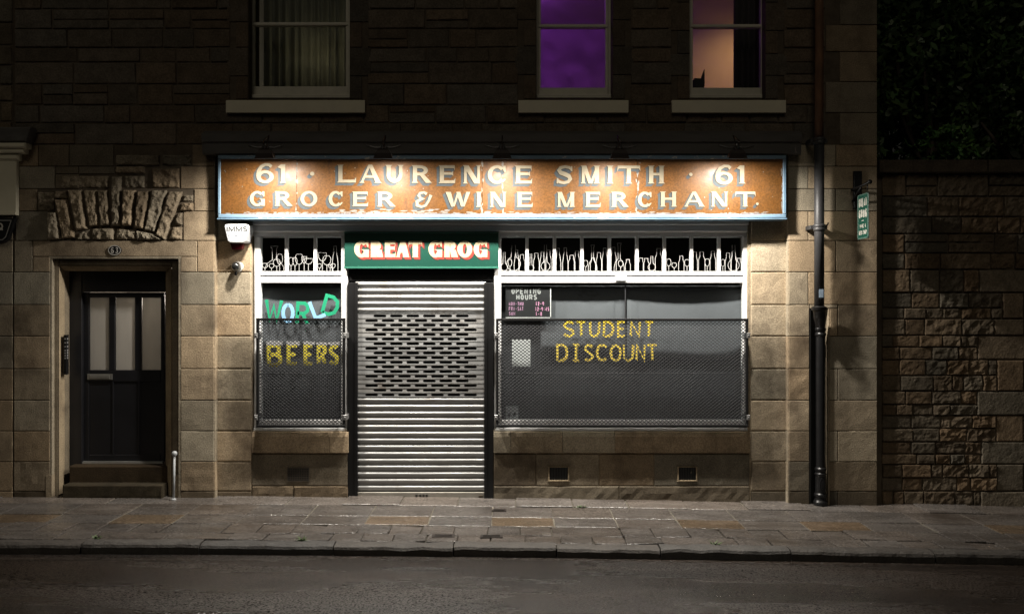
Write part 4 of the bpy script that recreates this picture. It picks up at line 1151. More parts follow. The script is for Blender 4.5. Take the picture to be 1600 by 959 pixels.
# ------------------------------------------------------------------ window grilles
def grille(x0, x1, y0, y1, ys, label):
    GP = .04
    t = thing('window_grille', label, 'grille', (X((x0 + x1) / 2), -GP, Z(y1)), 'mesh grilles over the shop windows')
    f = MB(); xa, xb, za, zb = X(x0, GP), X(x1, GP), Z(y1, GP), Z(y0, GP); w = .026
    f.box(xa, xb, GP - .03, GP, zb - w, zb, .003); f.box(xa, xb, GP - .03, GP, za, za + w, .003)
    f.box(xa, xa + w, GP - .03, GP - .001, za + w, zb - w, .003); f.box(xb - w, xb, GP - .03, GP - .001, za + w, zb - w, .003)
    f.build('frame', M['black'], t)
    zinc = pmat('zinc_bracket', (.4, .4, .4), .4, metal=.7)
    for px, s_ in ((x0, -1), (x1, 1)):
        for py in (524, 652):
            br = MB(); xx = X(px, GP); br.box(xx - .018, xx + .018, -.13, GP + .004, Z(py + 4, GP), Z(py - 4, GP), .003)
            br.lathe([(.008, 0), (.008, .006), (.004, .009)], xx, GP + .004, Z(py, GP), 'p', 8)
            br.build('bracket', zinc, t)
    m = MB(); cw, ch = .042, .034; k = ch / cw; xl, xr, zl, zh = xa + w * .6, xb - w * .6, za + w * .6, zb - w * .6
    rw, rt = .0040, .0018
    def strand(ax, az, bx, bz, p):
        d = Vector((bx - ax, bz - az)).normalized(); n = Vector((-d.y, d.x)) * rw
        if n.y < 0: n = -n
        # twisted flat strand, leaning so that its upper edge sits further back
        q = [(ax, az), (bx, bz)]; ring = []
        for x, z in q:
            ring.append([m.vert(x + n.x, p - rt, z + n.y), m.vert(x + n.x * .6, p + rt * .4, z + n.y * .6), m.vert(x - n.x, p + rt, z - n.y), m.vert(x - n.x * .7, p - rt * .6, z - n.y * .7)])
        for i in range(4): j = (i + 1) % 4; m.face((ring[0][i], ring[1][i], ring[1][j], ring[0][j]))
    for s_, pz in ((1, GP - .016), (-1, GP - .0175)):
        c0 = zl - k * xr if s_ > 0 else zl + k * xl
        c1 = zh - k * xl if s_ > 0 else zh + k * xr
        c = c0 + ch * .3
        while c < c1:
            # line z = s*k*x + c clipped to the frame
            pts = []
            for xx in (xl, xr):
                z = s_ * k * xx + c
                if zl <= z <= zh: pts.append((xx, z))
            for zz in (zl, zh):
                xx = (zz - c) / (s_ * k)
                if xl < xx < xr: pts.append((xx, zz))
            if len(pts) >= 2:
                pts.sort(); (ax, az), (bx, bz) = pts[0], pts[-1]
                if bx - ax > .005: strand(ax, az, bx, bz, pz)
            c += ch
    m.box(xa + w, xb - w, GP - .0195, GP - .0142, Z(ys + .3, GP), Z(ys - .3, GP), .001, (1.6, 1.6, 1.6))
    m.build('diamond_mesh', M['mesh'], t)
grille(400, 539, 497, 667.5, 583.5, 'narrow black framed wire mesh grille over the window painted BEERS')
grille(775, 1169.5, 497.5, 667, 583.5, 'wide black framed wire mesh grille over the window painted DISCOUNT')

# ------------------------------------------------------------------ things in the shop windows
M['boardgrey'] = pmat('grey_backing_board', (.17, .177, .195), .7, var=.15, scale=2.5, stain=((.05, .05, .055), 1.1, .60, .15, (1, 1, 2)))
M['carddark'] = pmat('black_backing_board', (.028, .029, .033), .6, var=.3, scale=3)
def board(name, x0, x1, y0, y1, p, label, mat, bow=0.0, dip=0.0, cat='board'):
    m = MB(); xa, xb, za, zb = X(x0, p), X(x1, p), Z(y1, p), Z(y0, p); n = 20; g = []
    for j in range(9):
        row = []
        for i in range(n + 1):
            u = i / n; zlo = za + .012 * math.sin(u * 9 + x0) + dip * max(0, (u - .84) / .16) ** 2
            z = zlo + (zb - zlo) * j / 8
            row.append(m.vert(xa + (xb - xa) * u, p + bow * (2 * u - 1) ** 2 + .006 * noise.noise(Vector((i * .4, j * .5, x0))), z))
        g.append(row)
    for j in range(8):
        for i in range(n): m.face((g[j][i], g[j][i + 1], g[j + 1][i + 1], g[j + 1][i]), smooth=True)
    o = m.build(name, mat); md = o.modifiers.new('thickness', 'SOLIDIFY'); md.thickness = .005; md.offset = -1
    return tag(o, label, cat)
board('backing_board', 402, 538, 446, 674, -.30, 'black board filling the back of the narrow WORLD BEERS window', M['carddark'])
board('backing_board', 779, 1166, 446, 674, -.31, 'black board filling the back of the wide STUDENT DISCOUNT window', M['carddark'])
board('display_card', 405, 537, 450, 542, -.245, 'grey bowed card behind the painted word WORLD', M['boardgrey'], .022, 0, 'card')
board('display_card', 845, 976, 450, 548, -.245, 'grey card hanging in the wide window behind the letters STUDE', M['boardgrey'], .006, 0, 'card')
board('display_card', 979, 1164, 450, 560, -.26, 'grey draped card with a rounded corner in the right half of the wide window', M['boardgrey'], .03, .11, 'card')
ob = thing('opening_hours_board', 'black chalk style board of opening hours in pink and white lettering in the wide window', 'notice board', (X(825), .17, Z(496)))
p = -.170
m = MB(); m.box(X(790, p), X(861, p), p - .006, p, Z(496.5, p), Z(447, p), .001); m.build('board', pmat('matt_black_card', (.02, .02, .022), .6, var=.3, scale=6), ob)
m = MB(); m.box(X(859.6, p), X(861, p), p + .0005, p + .004, Z(495, p), Z(449, p)); m.box(X(790, p), X(859.5, p), p + .0005, p + .004, Z(496.6, p), Z(495.6, p)); m.build('edge_strip', M['white'], ob)
q = p + .0008; st = [0.0]
m = MB(); sk_text(m, 'OPENING', X(799, p), X(845, p), Z(459.5, p), Z(450, p), .0125, q, st, .25); sk_text(m, 'HOURS', X(806.5, p), X(839, p), Z(468.5, p), Z(459.9, p), .0125, q, st, .25)
m.build('white_lettering', M['whiteline'], ob)
m = MB(); sk_text(m, 'MON-THU', X(795, p), X(818, p), Z(477.5, p), Z(471.5, p), .0062, q, st); sk_text(m, 'FRI-SAT', X(795, p), X(818, p), Z(485.3, p), Z(479.2, p), .0062, q, st); sk_text(m, 'SUN', X(795, p), X(805, p), Z(492.5, p), Z(487, p), .0062, q, st)
m.build('mauve_lettering', pmat('mauve_chalk', (.50, .27, .42), .8), ob)
m = MB(); sk_text(m, '12-9', X(836.5, p), X(850, p), Z(477.5, p), Z(471.3, p), .0082, q, st); sk_text(m, '12-9:45', X(836, p), X(858, p), Z(486, p), Z(479.5, p), .0075, q, st); sk_text(m, '1-8', X(836.5, p), X(847, p), Z(493.3, p), Z(487.3, p), .0082, q, st)
m.build('pink_lettering', pmat('pink_chalk', (.85, .40, .62), .8), ob)
m = MB(); m.box(X(800, p), X(829, p), p - .004, p - .003, Z(572.5, p), Z(530.5, p)); tag(m.build('paper_notice', pmat('white_paper', (.8, .8, .8), .8, var=.05)), 'blank white paper notice stuck inside the wide window behind the mesh', 'notice')
stk = thing('window_sticker', 'small square grey sticker with two dark marks in the bottom corner of the wide window', 'sticker', (X(800), .168, Z(655)))
m = MB(); m.box(X(790, p), X(810, p), p, p + .001, Z(655, p), Z(634, p)); m.build('backing', pmat('grey_vinyl', (.35, .36, .37), .6), stk)
m = MB()
for cx in (796, 804): m.poly([(X(cx, p) + .017 * math.cos(rad(a)) * (1 if 60 < a < 300 else .8), p + .0018, Z(647.5, p) + .022 * math.sin(rad(a))) for a in range(0, 360, 24)])
m.build('mark', M['black'], stk)

# ------------------------------------------------------------------ alarm box, dome camera, number plate, entry panel
PP = -.08
al_ = thing('alarm_box', 'white alarm box lettered IMMS with a dark red base on the left pilaster', 'alarm box', (X(370, 0), .05, Z(390)))
AF = .105
def outl(p, k=0.0):
    return [(X(359 + k, p), Z(379 - k, p)), (X(381 - k, p), Z(379 - k, p)), (X(384.5 - k, p), Z(376.5 - k, p)), (X(389.5 - k, p), Z(355 , p)), (X(388.5 - k, p), Z(351.5 + k, p)), (X(384, p), Z(350 + k, p)), (X(356, p), Z(350 + k, p)), (X(351.5 + k, p), Z(351.5 + k, p)), (X(350.5 + k, p), Z(355, p)), (X(355.5 + k, p), Z(376.5 - k, p))]
m = MB(); A = outl(AF - .02); B = outl(AF, 1.0)
va = [m.vert(x, PP, z) for x, z in A]; vb = [m.vert(x, AF - .015, z) for x, z in A]; vc = [m.vert(x, AF, z) for x, z in B]
for a, b in ((va, vb), (vb, vc)):
    for k in range(10): j = (k + 1) % 10; m.face((a[k], a[j], b[j], b[k]))
m.face(vc); m.face(va[::-1])
m.build('cover', pmat('white_alarm_plastic', (.48, .49, .51), .35, var=.04), al_)
m = MB(); m.prism([(X(362, 0), Z(389.5, 0)), (X(377, 0), Z(389.5, 0)), (X(379.5, 0), Z(379, 0)), (X(384, 0), Z(374, 0)), (X(384, 0), Z(370, 0)), (X(358, 0), Z(376, 0))], PP + .005, -.012); m.build('strobe_base', pmat('dark_red_plastic', (.10, .008, .014), .25, var=.1), al_)
m = MB(); st = [0.0]; [sk_letter(m, c, X(a, AF), X(b, AF), Z(362.3, AF), Z(353.8, AF), .0100, AF + .0015, st) for c, a, b in (('I', 353.2, 356.8), ('M', 357.2, 367.4), ('M', 368.4, 378.6), ('S', 379.6, 386.2))]; m.build('lettering', pmat('matt_black_print', (.004, .004, .004), .95, spec=.0), al_)
m = MB(); sk_text(m, '0131 664 0402', X(357, AF), X(381.5, AF), Z(370, AF), Z(365, AF), .0045, AF + .001, st, .3); m.build('number_lettering', pmat('grey_print', (.18, .2, .24), .6), al_)
dc = thing('dome_camera', 'small security dome camera on a white round base below the alarm box', 'security camera', (X(369, 0), .08, Z(417)))
m = MB(); xx, zz = X(369.5, -.02), Z(416.5, -.02)
m.lathe([(.055, 0), (.058, .012), (.052, .030), (.047, .034)], xx, PP, zz, 'p', 28); m.build('base', pmat('white_camera_plastic', (.75, .74, .70), .4), dc)
m = MB(); m.lathe([(.046, .034), (.046, .088), (.043, .102), (.034, .118), (.020, .128), (.006, .131)], xx, PP, zz, 'p', 28); m.build('dome', pmat('smoked_dome', (.02, .02, .02), .12, metal=.2, coat=.6), dc)
m = MB(); m.tube([(xx - .015, -.06, zz - .05), (xx - .02, -.055, zz - .09)], .012, 10); m.build('cable_gland', M['black'], dc)

npl = thing('house_number_plate', 'small oval black number plate reading 63 above the flats door', 'number plate', (X(178), -.02, Z(391)))
m = MB(); P = .012; cx, cz = X(179, P), Z(391, P)
def oval(rx, rz, p, n=30): return [(cx + rx * math.cos(2 * math.pi * k / n), p, cz + rz * math.sin(2 * math.pi * k / n)) for k in range(n)]
a = [m.vert(x, -.004, z) for x, p_, z in oval(.070, .055, 0)]; b = [m.vert(x, P, z) for x, p_, z in oval(.068, .053, 0)]
for k in range(30): j = (k + 1) % 30; m.face((a[k], a[j], b[j], b[k]))
m.face(b); m.build('plate', M['black'], npl)
m = MB(); m.ribbon([(x, z) for x, _, z in oval(.063, .048, 0)], .008, P + .002, closed=True); st = [0.0]
sk_letter(m, '6', cx - .040, cx - .004, cz - .032, cz + .032, .009, P + .002, st); sk_letter(m, '3', cx + .006, cx + .040, cz - .032, cz + .032, .009, P + .002, st)
m.build('numerals', pmat('worn_white_enamel', (.5, .48, .44), .5), npl)
ep = thing('door_entry_panel', 'narrow black door entry panel of buttons on the left door reveal', 'entry panel', (X(106), .1, Z(555)))
m = MB(); p0, p1 = -.085, -.150
xa, xb = X(98.5, p0) + .012, X(102.5, p1) + .012
m2 = MB()
def onrev(f, z, off): return (xa + (xb - xa) * f + off, p0 + (p1 - p0) * f, z)
z0, z1 = Z(585, -.1), Z(523, -.1)
c8 = [m.vert(*onrev(f, z, o)) for o in (-.006, .022) for f, z in ((0, z0), (1, z0), (1, z1), (0, z1))]
for f in ((4, 5, 6, 7), (0, 1, 5, 4), (1, 2, 6, 5), (2, 3, 7, 6), (3, 0, 4, 7), (3, 2, 1, 0)): m.face([c8[i] for i in f])
m.build('panel', M['black'], ep)
for k, py in enumerate((529, 535, 541, 547, 551, 555, 559)):
    zc = Z(py, -.1); m2.poly([onrev(f, z, .0235) for f, z in ((.25, zc - .010), (.75, zc - .010), (.75, zc + .008), (.25, zc + .008))])
    m2.poly([onrev(0, zc - .01, .004 + .0), (onrev(0, zc - .01, .018)), (onrev(0, zc + .006, .018)), (onrev(0, zc + .006, .004))][::1])
for i in range(len(m2.v)):
    x, y, z = m2.v[i]; m2.v[i] = (x, y - .0012, z)
m2.build('button', pmat('steel_buttons', (.7, .7, .7), .3, metal=.6), ep)

# ------------------------------------------------------------------ handrail post by the step
m = MB(); P = .10; xx = X(272.5, P)
zb = ground(xx) - .01; zt = Z(711, P)
m.tube([(xx - .008, P, zb), (xx, P, zt)], .0115, 10); m.lathe([(.012, -.012), (.022, .0), (.028, .014), (.027, .028), (.018, .040), (.006, .045)], xx, P, zt, 'z', 14)
m.lathe([(.028, 0), (.024, .012), (.013, .02)], xx - .008, P, zb + .008, 'z', 12)
tag(m.build('boot_scraper_post', pmat('chipped_grey_paint', (.42, .44, .46), .5, var=.4, scale=18, bump=.2)), 'thin pale metal post with a rounded knob beside the doorstep', 'post')

# ------------------------------------------------------------------ air vents
vl = thing('air_vent', 'dark square mesh air vent low in the wall left of the roller shutter', 'air vent', (X(466), .08, Z(750)), 'air vents under the shop windows')
VP = -.078
m = MB(); m.box(X(450, VP), X(482, VP), VP - .02, VP - .002, Z(750.5, VP), Z(731, VP)); m.build('backing', M['interior'], vl)
m = MB(); m.box(X(449, VP), X(483, VP), VP - .004, VP + .003, Z(751.5, VP), Z(750, VP)); m.box(X(449, VP), X(483, VP), VP - .004, VP + .003, Z(731.5, VP), Z(730, VP)); m.box(X(449, VP), X(450, VP), VP - .004, VP + .003, Z(750, VP), Z(731.5, VP)); m.box(X(482, VP), X(483, VP), VP - .004, VP + .003, Z(750, VP), Z(731.5, VP))
for k in range(1, 9): xx = X(450 + 32 * k / 9, VP); m.box(xx - .003, xx + .003, VP, VP + .0025, Z(750, VP), Z(731.5, VP))
for k in range(1, 7): zz = Z(731 + 19.5 * k / 7, VP); m.box(X(450, VP), X(482, VP), VP + .0026, VP + .0048, zz - .003, zz + .003)
m.build('mesh', pmat('rusty_vent_mesh', (.09, .075, .06), .7, metal=.3, var=.4, scale=20), vl)
for x0, x1, lab in ((858, 888, 'barred vent in a pale stone surround below the wide window, nearer the shutter'), (1060, 1088, 'barred vent in a pale stone surround below the wide window, nearer the downpipe')):
    v = thing('air_vent', lab, 'air vent', (X((x0 + x1) / 2), .08, Z(750)), 'air vents under the shop windows')
    m = MB(); VP = -.078
    xa, xb, za, zb = X(x0, VP), X(x1, VP), Z(749.5, VP), Z(729.5, VP); e = .016
    for q in ([(xa - e, za - e), (xb + e, za - e), (xb, za), (xa, za)], [(xa - e * .6, za - e), (xa + .004, za), (xa + .004, zb), (xa - e * .6, zb + e * .4)], [(xb - .004, za), (xb + e * .6, za - e), (xb + e * .6, zb + e * .4), (xb - .004, zb)], [(xa, zb), (xb, zb), (xb + e, zb + e * .5), (xa - e, zb + e * .5)]):
        m.block(q, VP + .008, VP - .02, .005, 0, .05, (.95, .92, .86))
    m.build('surround', M['ashlar'], v)
    m = MB(); m.box(xa, xb, VP - .022, VP - .004, za, zb); m.build('backing', M['interior'], v)
    m = MB()
    for k in range(7): xx = xa + (xb - xa) * (k + .5) / 7; m.box(xx - .006, xx + .006, VP - .003, VP + .004, za, zb, .003)
    m.build('bars', M['black'], v)

# ------------------------------------------------------------------ downpipe
dpx = thing('downpipe', 'cast iron drainpipe, rusty above and thick black at the bottom, right of the shop', 'drainpipe', (X(1280), -.02, 0))
m = MB(); P = .15; x = X(1280, P)
m.tube([(x, P, 7.2), (x, P, Z(219, P))], .043, 16); m.build('rusty_pipe', pmat('rusty_iron', (.26, .135, .07), .75, metal=.2, var=.5, scale=9, bump=.5, bscale=40, col2=(.09, .05, .035), stretch=(1, 1, .35)), dpx)
M['pipegrey'] = pmat('grey_painted_iron', (.05, .05, .053), .5, metal=.2, var=.4, scale=12, bump=.25, bscale=50, stretch=(1, 1, .4))
m = MB(); m.tube([(x, P, Z(219, P)), (x, P, Z(478, P))], .050, 18); m.build('pipe', M['pipegrey'], dpx)
for py in (221, 356):
    m = MB(); m.lathe([(.052, -.035), (.060, -.03), (.062, -.005), (.056, .0), (.062, .005), (.062, .03), (.052, .038)], x, P, Z(py, P), 'z', 18)
    for s_ in (-1, 1): m.box(x + s_ * .07 - .02, x + s_ * .07 + .02, -.01, P - .01, Z(py - 1, P) - .02, Z(py - 1, P) + .02, .004)
    if py == 356: m.tube([(x + .06, P, Z(353, P)), (x + .085, P + .01, Z(351, P)), (x + .088, P + .012, Z(348, P))], .008, 6)
    m.build('collar', M['pipegrey'], dpx)

m = MB()
P2 = .03; x2 = X(1282, P2)
prof = [(.055, Z(478, P)), (.075, Z(480, P)), (.08, Z(484, P)), (.066, Z(486, P)), (.062, Z(488, P)), (.062, Z(497, P)), (.052, Z(505, P)), (.047, Z(512, P)), (.056, Z(514, P)), (.056, Z(516.5, P)), (.047, Z(518, P)), (.047, Z(520, P)), (.056, Z(522, P)), (.056, Z(524, P)), (.047, Z(526, P)),
        (.046, Z(729, P2)), (.058, Z(731, P2)), (.058, Z(733.5, P2)), (.050, Z(735.5, P2)), (.050, Z(737.5, P2)), (.060, Z(739, P2)), (.060, Z(741, P2)), (.052, Z(743, P2)), (.054, Z(769, P2)), (.066, Z(771, P2)), (.066, Z(774, P2)), (.056, Z(776, P2)), (.060, Z(780, P2)), (.072, Z(783, P2)), (.072, Z(787, P2)), (.05, Z(790, P2))]
for (r0, z0), (r1, z1) in zip(prof, prof[1:]):
    a0 = min(1, max(0, (Z(478, P) - z0) / .25)); a1 = min(1, max(0, (Z(478, P) - z1) / .25))
    pa, pb = P + (P2 - P) * a0, P + (P2 - P) * a1; xa_, xb_ = x + (x2 - x) * a0, x + (x2 - x) * a1
    A = [m.vert(xa_ + r0 * math.cos(2 * math.pi * k / 20), pa + r0 * math.sin(2 * math.pi * k / 20), z0) for k in range(20)]
    B = [m.vert(xb_ + r1 * math.cos(2 * math.pi * k / 20), pb + r1 * math.sin(2 * math.pi * k / 20), z1) for k in range(20)]
    for k in range(20): j = (k + 1) % 20; m.face((A[k], A[j], B[j], B[k]), smooth=True)
M['castblack'] = pmat('black_cast_iron', (.014, .014, .015), .33, metal=.2, var=.4, scale=15, bump=.25, bscale=45)
m.build('lower_pipe', M['castblack'], dpx)
m = MB(); 
A = [(x2 + .028 * math.cos(rad(a)), Z(756, P2) + .075 * math.sin(rad(a))) for a in range(0, 360, 20)]
m.prism(A, P2 + .03, P2 + .062); m.prism([(x2 + (a - x2) * .5, Z(756, P2) + (b - Z(756, P2)) * .55) for a, b in A], P2 + .0625, P2 + .070)
m.build('access_cover', M['castblack'], dpx)
m = MB(); m.box(X(1277, P) , X(1284, P), P + .049, P + .0515, Z(465, P), Z(452, P), .001); m.build('sticker', pmat('faded_blue_sticker', (.28, .36, .46), .6, var=.5, scale=60), dpx)
m = MB(); m.box(X(1265) + .001, X(1296) - .001, -.16, -.11, -.3, Z(482)); m.box(X(1265) + .0005, X(1267), -.11, -.006, -.3, Z(482)); m.build('pipe_chase', pmat('black_chase_paint', (.012, .012, .012), .8), bld)
m = MB(); m.box(X(1296) - .012, X(1296) + .004, -.11, -.002, -.3, Z(482), .006); m.build('chase_arris', M['ashlar'], bld)

# ------------------------------------------------------------------ hanging sign
hsn = thing('hanging_sign', 'narrow green hanging sign reading GREAT GROG on a black wall bracket', 'hanging sign', (X(1338), -.1, Z(300)))
m = MB(); x = X(1339, .01)
m.box(X(1332.5), X(1345.5), 0.0, .03, Z(327), Z(268), .006); m.lathe([(.018, 0), (.018, .02), (.01, .024)], X(1334), .03, Z(324), 'p', 10); m.build('wall_plate', M['black'], hsn)
xs = 3.55
m = MB(); m.tube([(xs - .02, .02, Z(298)), (xs, .10, Z(296)), (xs, .42, Z(293.5))], .013, 8); m.tube([(xs - .01, .02, Z(315)), (xs, .14, Z(302)), (xs, .22, Z(297))], .010, 8); m.lathe([(.0, -.02), (.02, -.012), (.024, 0), (.02, .012), (.0, .02)], xs, .43, Z(293.5), 'p', 10)
m.tube([(xs, .17, Z(296)), (xs, .17, Z(305))], .006, 6); m.tube([(xs, .37, Z(296)), (xs, .37, Z(305))], .006, 6); m.build('bracket', M['black'], hsn)
zt, zb = Z(304.5, .2), Z(374, .2); ya, yb = .14, .40
m = MB(); m.box(xs - .005, xs + .005, ya, yb, zb, zt, .004); m.build('panel', pmat('green_hanging_panel', (.008, .06, .042), .4, var=.06), hsn)
m = MB(); 
for q in ((ya, ya + .012, zb, zt), (yb - .012, yb, zb, zt), (ya, yb, zb, zb + .014), (ya, yb, zt - .012, zt)): m.box(xs - .0065, xs + .0065, q[0] - .001, q[1] + .001, q[2], q[3], .003)
m.build('edging', pmat('pale_green_edging', (.07, .14, .115), .45), hsn)
m = MB(); st = [0.0]
def side_text(txt, y0, y1, wgt, inset=.03):
    tmp = MB(); sk_text(tmp, txt, 0, yb - ya - 2 * inset, Z(y1, .25), Z(y0, .25), wgt, 0, [0.0], .2)
    off = len(m.v)
    for k, (vx, vy, vz) in enumerate(tmp.v): m.v.append((xs - .0062 - 2e-6 * k * .2, -(ya + inset + vx), vz))
    for f in tmp.f: m.face([i + off for i in f])
side_text('GREAT', 310, 324, .022); side_text('GROG', 327.5, 341, .024); side_text('-', 344, 346, .008, .09); side_text('WINE &', 350, 356.5, .011, .055); side_text('BEER SHOP', 360, 367, .010, .035)
m.build('lettering', pmat('pale_sign_letters', (.5, .5, .45), .45), hsn)

# ------------------------------------------------------------------ neighbouring shop at the left edge
nb = thing('neighbour_shop', 'edge of the neighbouring stone shopfront with a cream fascia board', 'building', (X(0), 0, 0))
m = MB(); m.box(-8.5, X(20.4), -.4, BK, -.3, WALLTOP); m.box(-8.5, X(20.4), -6, -.401, -.3, WALLTOP); m.build('wall_core', M['mortar'], nb)
m = MB(); y = 800
for k in range(len(CY) - 1):
    yb_, yt_ = CY[k], CY[k + 1]
    ab(-75, -20 if k % 2 else -40, yt_, yb_, base=.75, mb=m); ab(-20 if k % 2 else -40, 20, yt_, yb_, base=.72, mb=m); ab(-150, -75, yt_, yb_, base=.75, mb=m)
rubble_rows(m, -330, 20, -330, 226, [], (24, 40), (40, 90), 0.0, .008, .45, .25)
m.build('facing', M['ashlar'], nb)
m = MB(); m.box(X(-150), X(25.5, .05), .002, .05, Z(336, .05), Z(251, .05), .006); m.box(X(-150), X(24, .06), .051, .058, Z(336, .06), Z(331, .06), .003); m.build('fascia', M['cream'], nb)
m = MB(); m.box(X(-150), X(35, .12), .002, .10, Z(239, .1), Z(231, .1), .01); m.box(X(-150), X(38, .14), .002, .13, Z(230.7, .13), Z(223, .13), .012); m.box(X(-150), X(28, .08), .002, .07, Z(250.6, .07), Z(239.3, .07), .02); m.build('cornice', M['cream'], nb)
m = MB(); m.block([(X(-150), Z(222, .12)), (X(42, .12), Z(222, .12)), (X(48, .12), Z(198, .12)), (X(-150), Z(198, .12))], .12, .0, .02, .01, .05); m.build('lead_flashing', M['slate'], nb)
wsn = thing('wall_sign', 'dark hexagonal sign with a letter Q at the left edge', 'sign', (X(2), -.03, Z(358)))
m = MB(); P = .055
hexp = [(-14, 379), (5, 379), (12, 373), (23, 341), (-14, 341)]
m.prism([(X(a, P), Z(b, P)) for a, b in hexp], .002, P); m.build('board', M['black'], wsn)
m = MB(); m.ribbon([(X(a, P), Z(b, P)) for a, b in ((-12, 374.5), (4, 374.5), (9, 370), (17.5, 344.5), (-12, 344.5))], .008, P + .0012); m.build('border', pmat('grey_line', (.30, .29, .27), .5), wsn)
m = MB(); st = [0.0]; sk_letter(m, 'Q', X(-6, P), X(5.5, P), Z(360, P), Z(348, P), .016, P + .0012, st); m.build('lettering', pmat('pale_letter', (.45, .43, .38), .5), wsn)

# ------------------------------------------------------------------ garden wall
gw = thing('garden_wall', 'dark rubble garden wall with a flat coping right of the tenement', 'wall', (X(1490), .1, 0))
GPp = -.10; random.seed(33)
m = MB(); m.box(X(1371) + .004, 9.5, -.55, GPp - .02, -.4, Z(271, GPp)); m.build('core', M['mortar'], gw)
m = MB()
def gb(x0, x1, y0, y1, base, rough, bev=.011, p=GPp, sp=.3):
    g = R(.004, .009)
    m.block([(X(x0, p) + g, Z(y1, p) + g), (X(x1, p) - g, Z(y1, p) + g), (X(x1, p) - g, Z(y0, p) - g), (X(x0, p) + g, Z(y0, p) - g)], p + R(-.006, .012), p - .06, bev, rough, .028, tinted(base, sp, .12), seed=R(0, 99), freq=16)
Q = [(421, 457, 1530), (457, 498, 1566), (498, 524, 1553), (524, 562, 1528), (562, 611, 1558), (611, 649, 1527), (649, 690, 1557), (690, 725, 1534), (725, 767, 1558), (767, 810, 1532)]
for y0, y1, x0 in Q: gb(x0, 1612 if x0 < 1545 else 1600, y0, y1, 1.2, .003, .012, sp=.10); 
for y0, y1, x0 in Q: gb(1612 if x0 < 1545 else 1600, 1690, y0, y1, 1.2, .003, .012, sp=.10)
def grow(xa, xb, ya_, yb_, hr, lr, rough, base):
    y = yb_
    while y > ya_ + 2:
        h = min(y - ya_, R(*hr))
        if y - h - ya_ < hr[0] * .6: h = y - ya_
        x = xa
        xe = xb(y - h / 2) if callable(xb) else xb
        while x < xe - 2:
            w = R(*lr)
            if xe - x - w < lr[0] * .6: w = xe - x
            rg = rough(x + w / 2) if callable(rough) else rough
            if h > hr[0] * 1.3 and random.random() < .35:
                yy = y - h * R(.4, .6); gb(x, x + w, y - h, yy, base, rg); gb(x, x + w, yy, y, base, rg)
            else: gb(x, x + w, y - h, y, base, rg)
            x += w
        y -= h
def qx(y):
    for y0, y1, x0 in Q:
        if y0 <= y <= y1: return x0
    return 1600
rgh = lambda x: .008 + .015 * max(0, min(1, (x - 1440) / 50))
for y0, y1, x0 in Q:
    if y1 - y0 > 30 and random.random() < .95:
        ym = y0 + (y1 - y0) * R(.45, .6); grow(1378, x0, y0, ym, (99, 99), (16, 50), rgh, .85); grow(1378, x0, ym, y1, (99, 99), (18, 56), rgh, .85)
    else: grow(1378, x0, y0, y1, (99, 99), (28, 64), rgh, .85)
grow(1378, 1690, 272, 421, (20, 34), (34, 80), lambda x: .010 + .010 * max(0, min(1, (x - 1450) / 60)), .72)
rubble_rows(m, 1690, 2200, 272, 800, [], (22, 36), (36, 80), GPp, .012, .7, .25)
m.build('rubble_facing', M['garden'], gw)
m = MB(); x = 1374
while x < 2200:
    w = R(150, 200); CP = -.03
    m.block([(X(x, CP) + .003, Z(269.5, CP)), (X(x + w, CP) - .003, Z(269.5, CP)), (X(x + w, CP) - .003, Z(249.5, CP)), (X(x, CP) + .003, Z(249.5, CP))], CP, -.62, .012, .006, .06, tinted(.55, .1), seed=R(0, 50))
    m.box(X(x, CP) + .004, X(x + w, CP) - .004, -.62, CP - .012, Z(269, CP), Z(250, CP), 0, (.55, .55, .55)); x += w
m.build('coping', M['rubble'], gw)

# ------------------------------------------------------------------ trees and shrubs beyond the wall
random.seed(77)
LEAF = [pmat('dark_leaf_green', (.05, .10, .033), .5, var=.4, scale=3, tint=True), pmat('ivy_green', (.085, .20, .06), .42, var=.4, scale=3, tint=True)]
BARK = pmat('bark', (.08, .06, .045), .9, var=.4, scale=10, bump=.5, bscale=30)
def leaves(m, c, rad_, n, size, tintf=None):
    for _ in range(n):
        d = Vector((random.gauss(0, 1), random.gauss(0, 1), random.gauss(0, 1))).normalized() * (R(.45, 1.05) ** .7)
        q = Vector(c) + Vector((d.x * rad_[0], d.y * rad_[1], d.z * rad_[2]))
        n1 = Vector((R(-1, 1), R(-1, 1), R(-.4, 1))).normalized(); u = n1.orthogonal().normalized(); w = n1.cross(u)
        a = R(0, 6.28); u, w = u * math.cos(a) + w * math.sin(a), w * math.cos(a) - u * math.sin(a)
        s = size * R(.6, 1.3); t = R(.5, 1.5); tt = (t * R(.9, 1.25), t, t * R(.7, 1.0))
        pts = [q - u * s, q - u * s * .2 + w * s * .45, q + u * s * .5 + w * s * .3, q + u * s, q + u * s * .5 - w * s * .3, q - u * s * .2 - w * s * .45]
        i0 = len(m.v)
        for k in pts: m.v.append(tuple(k))
        m.face(range(i0, i0 + 6), tt)
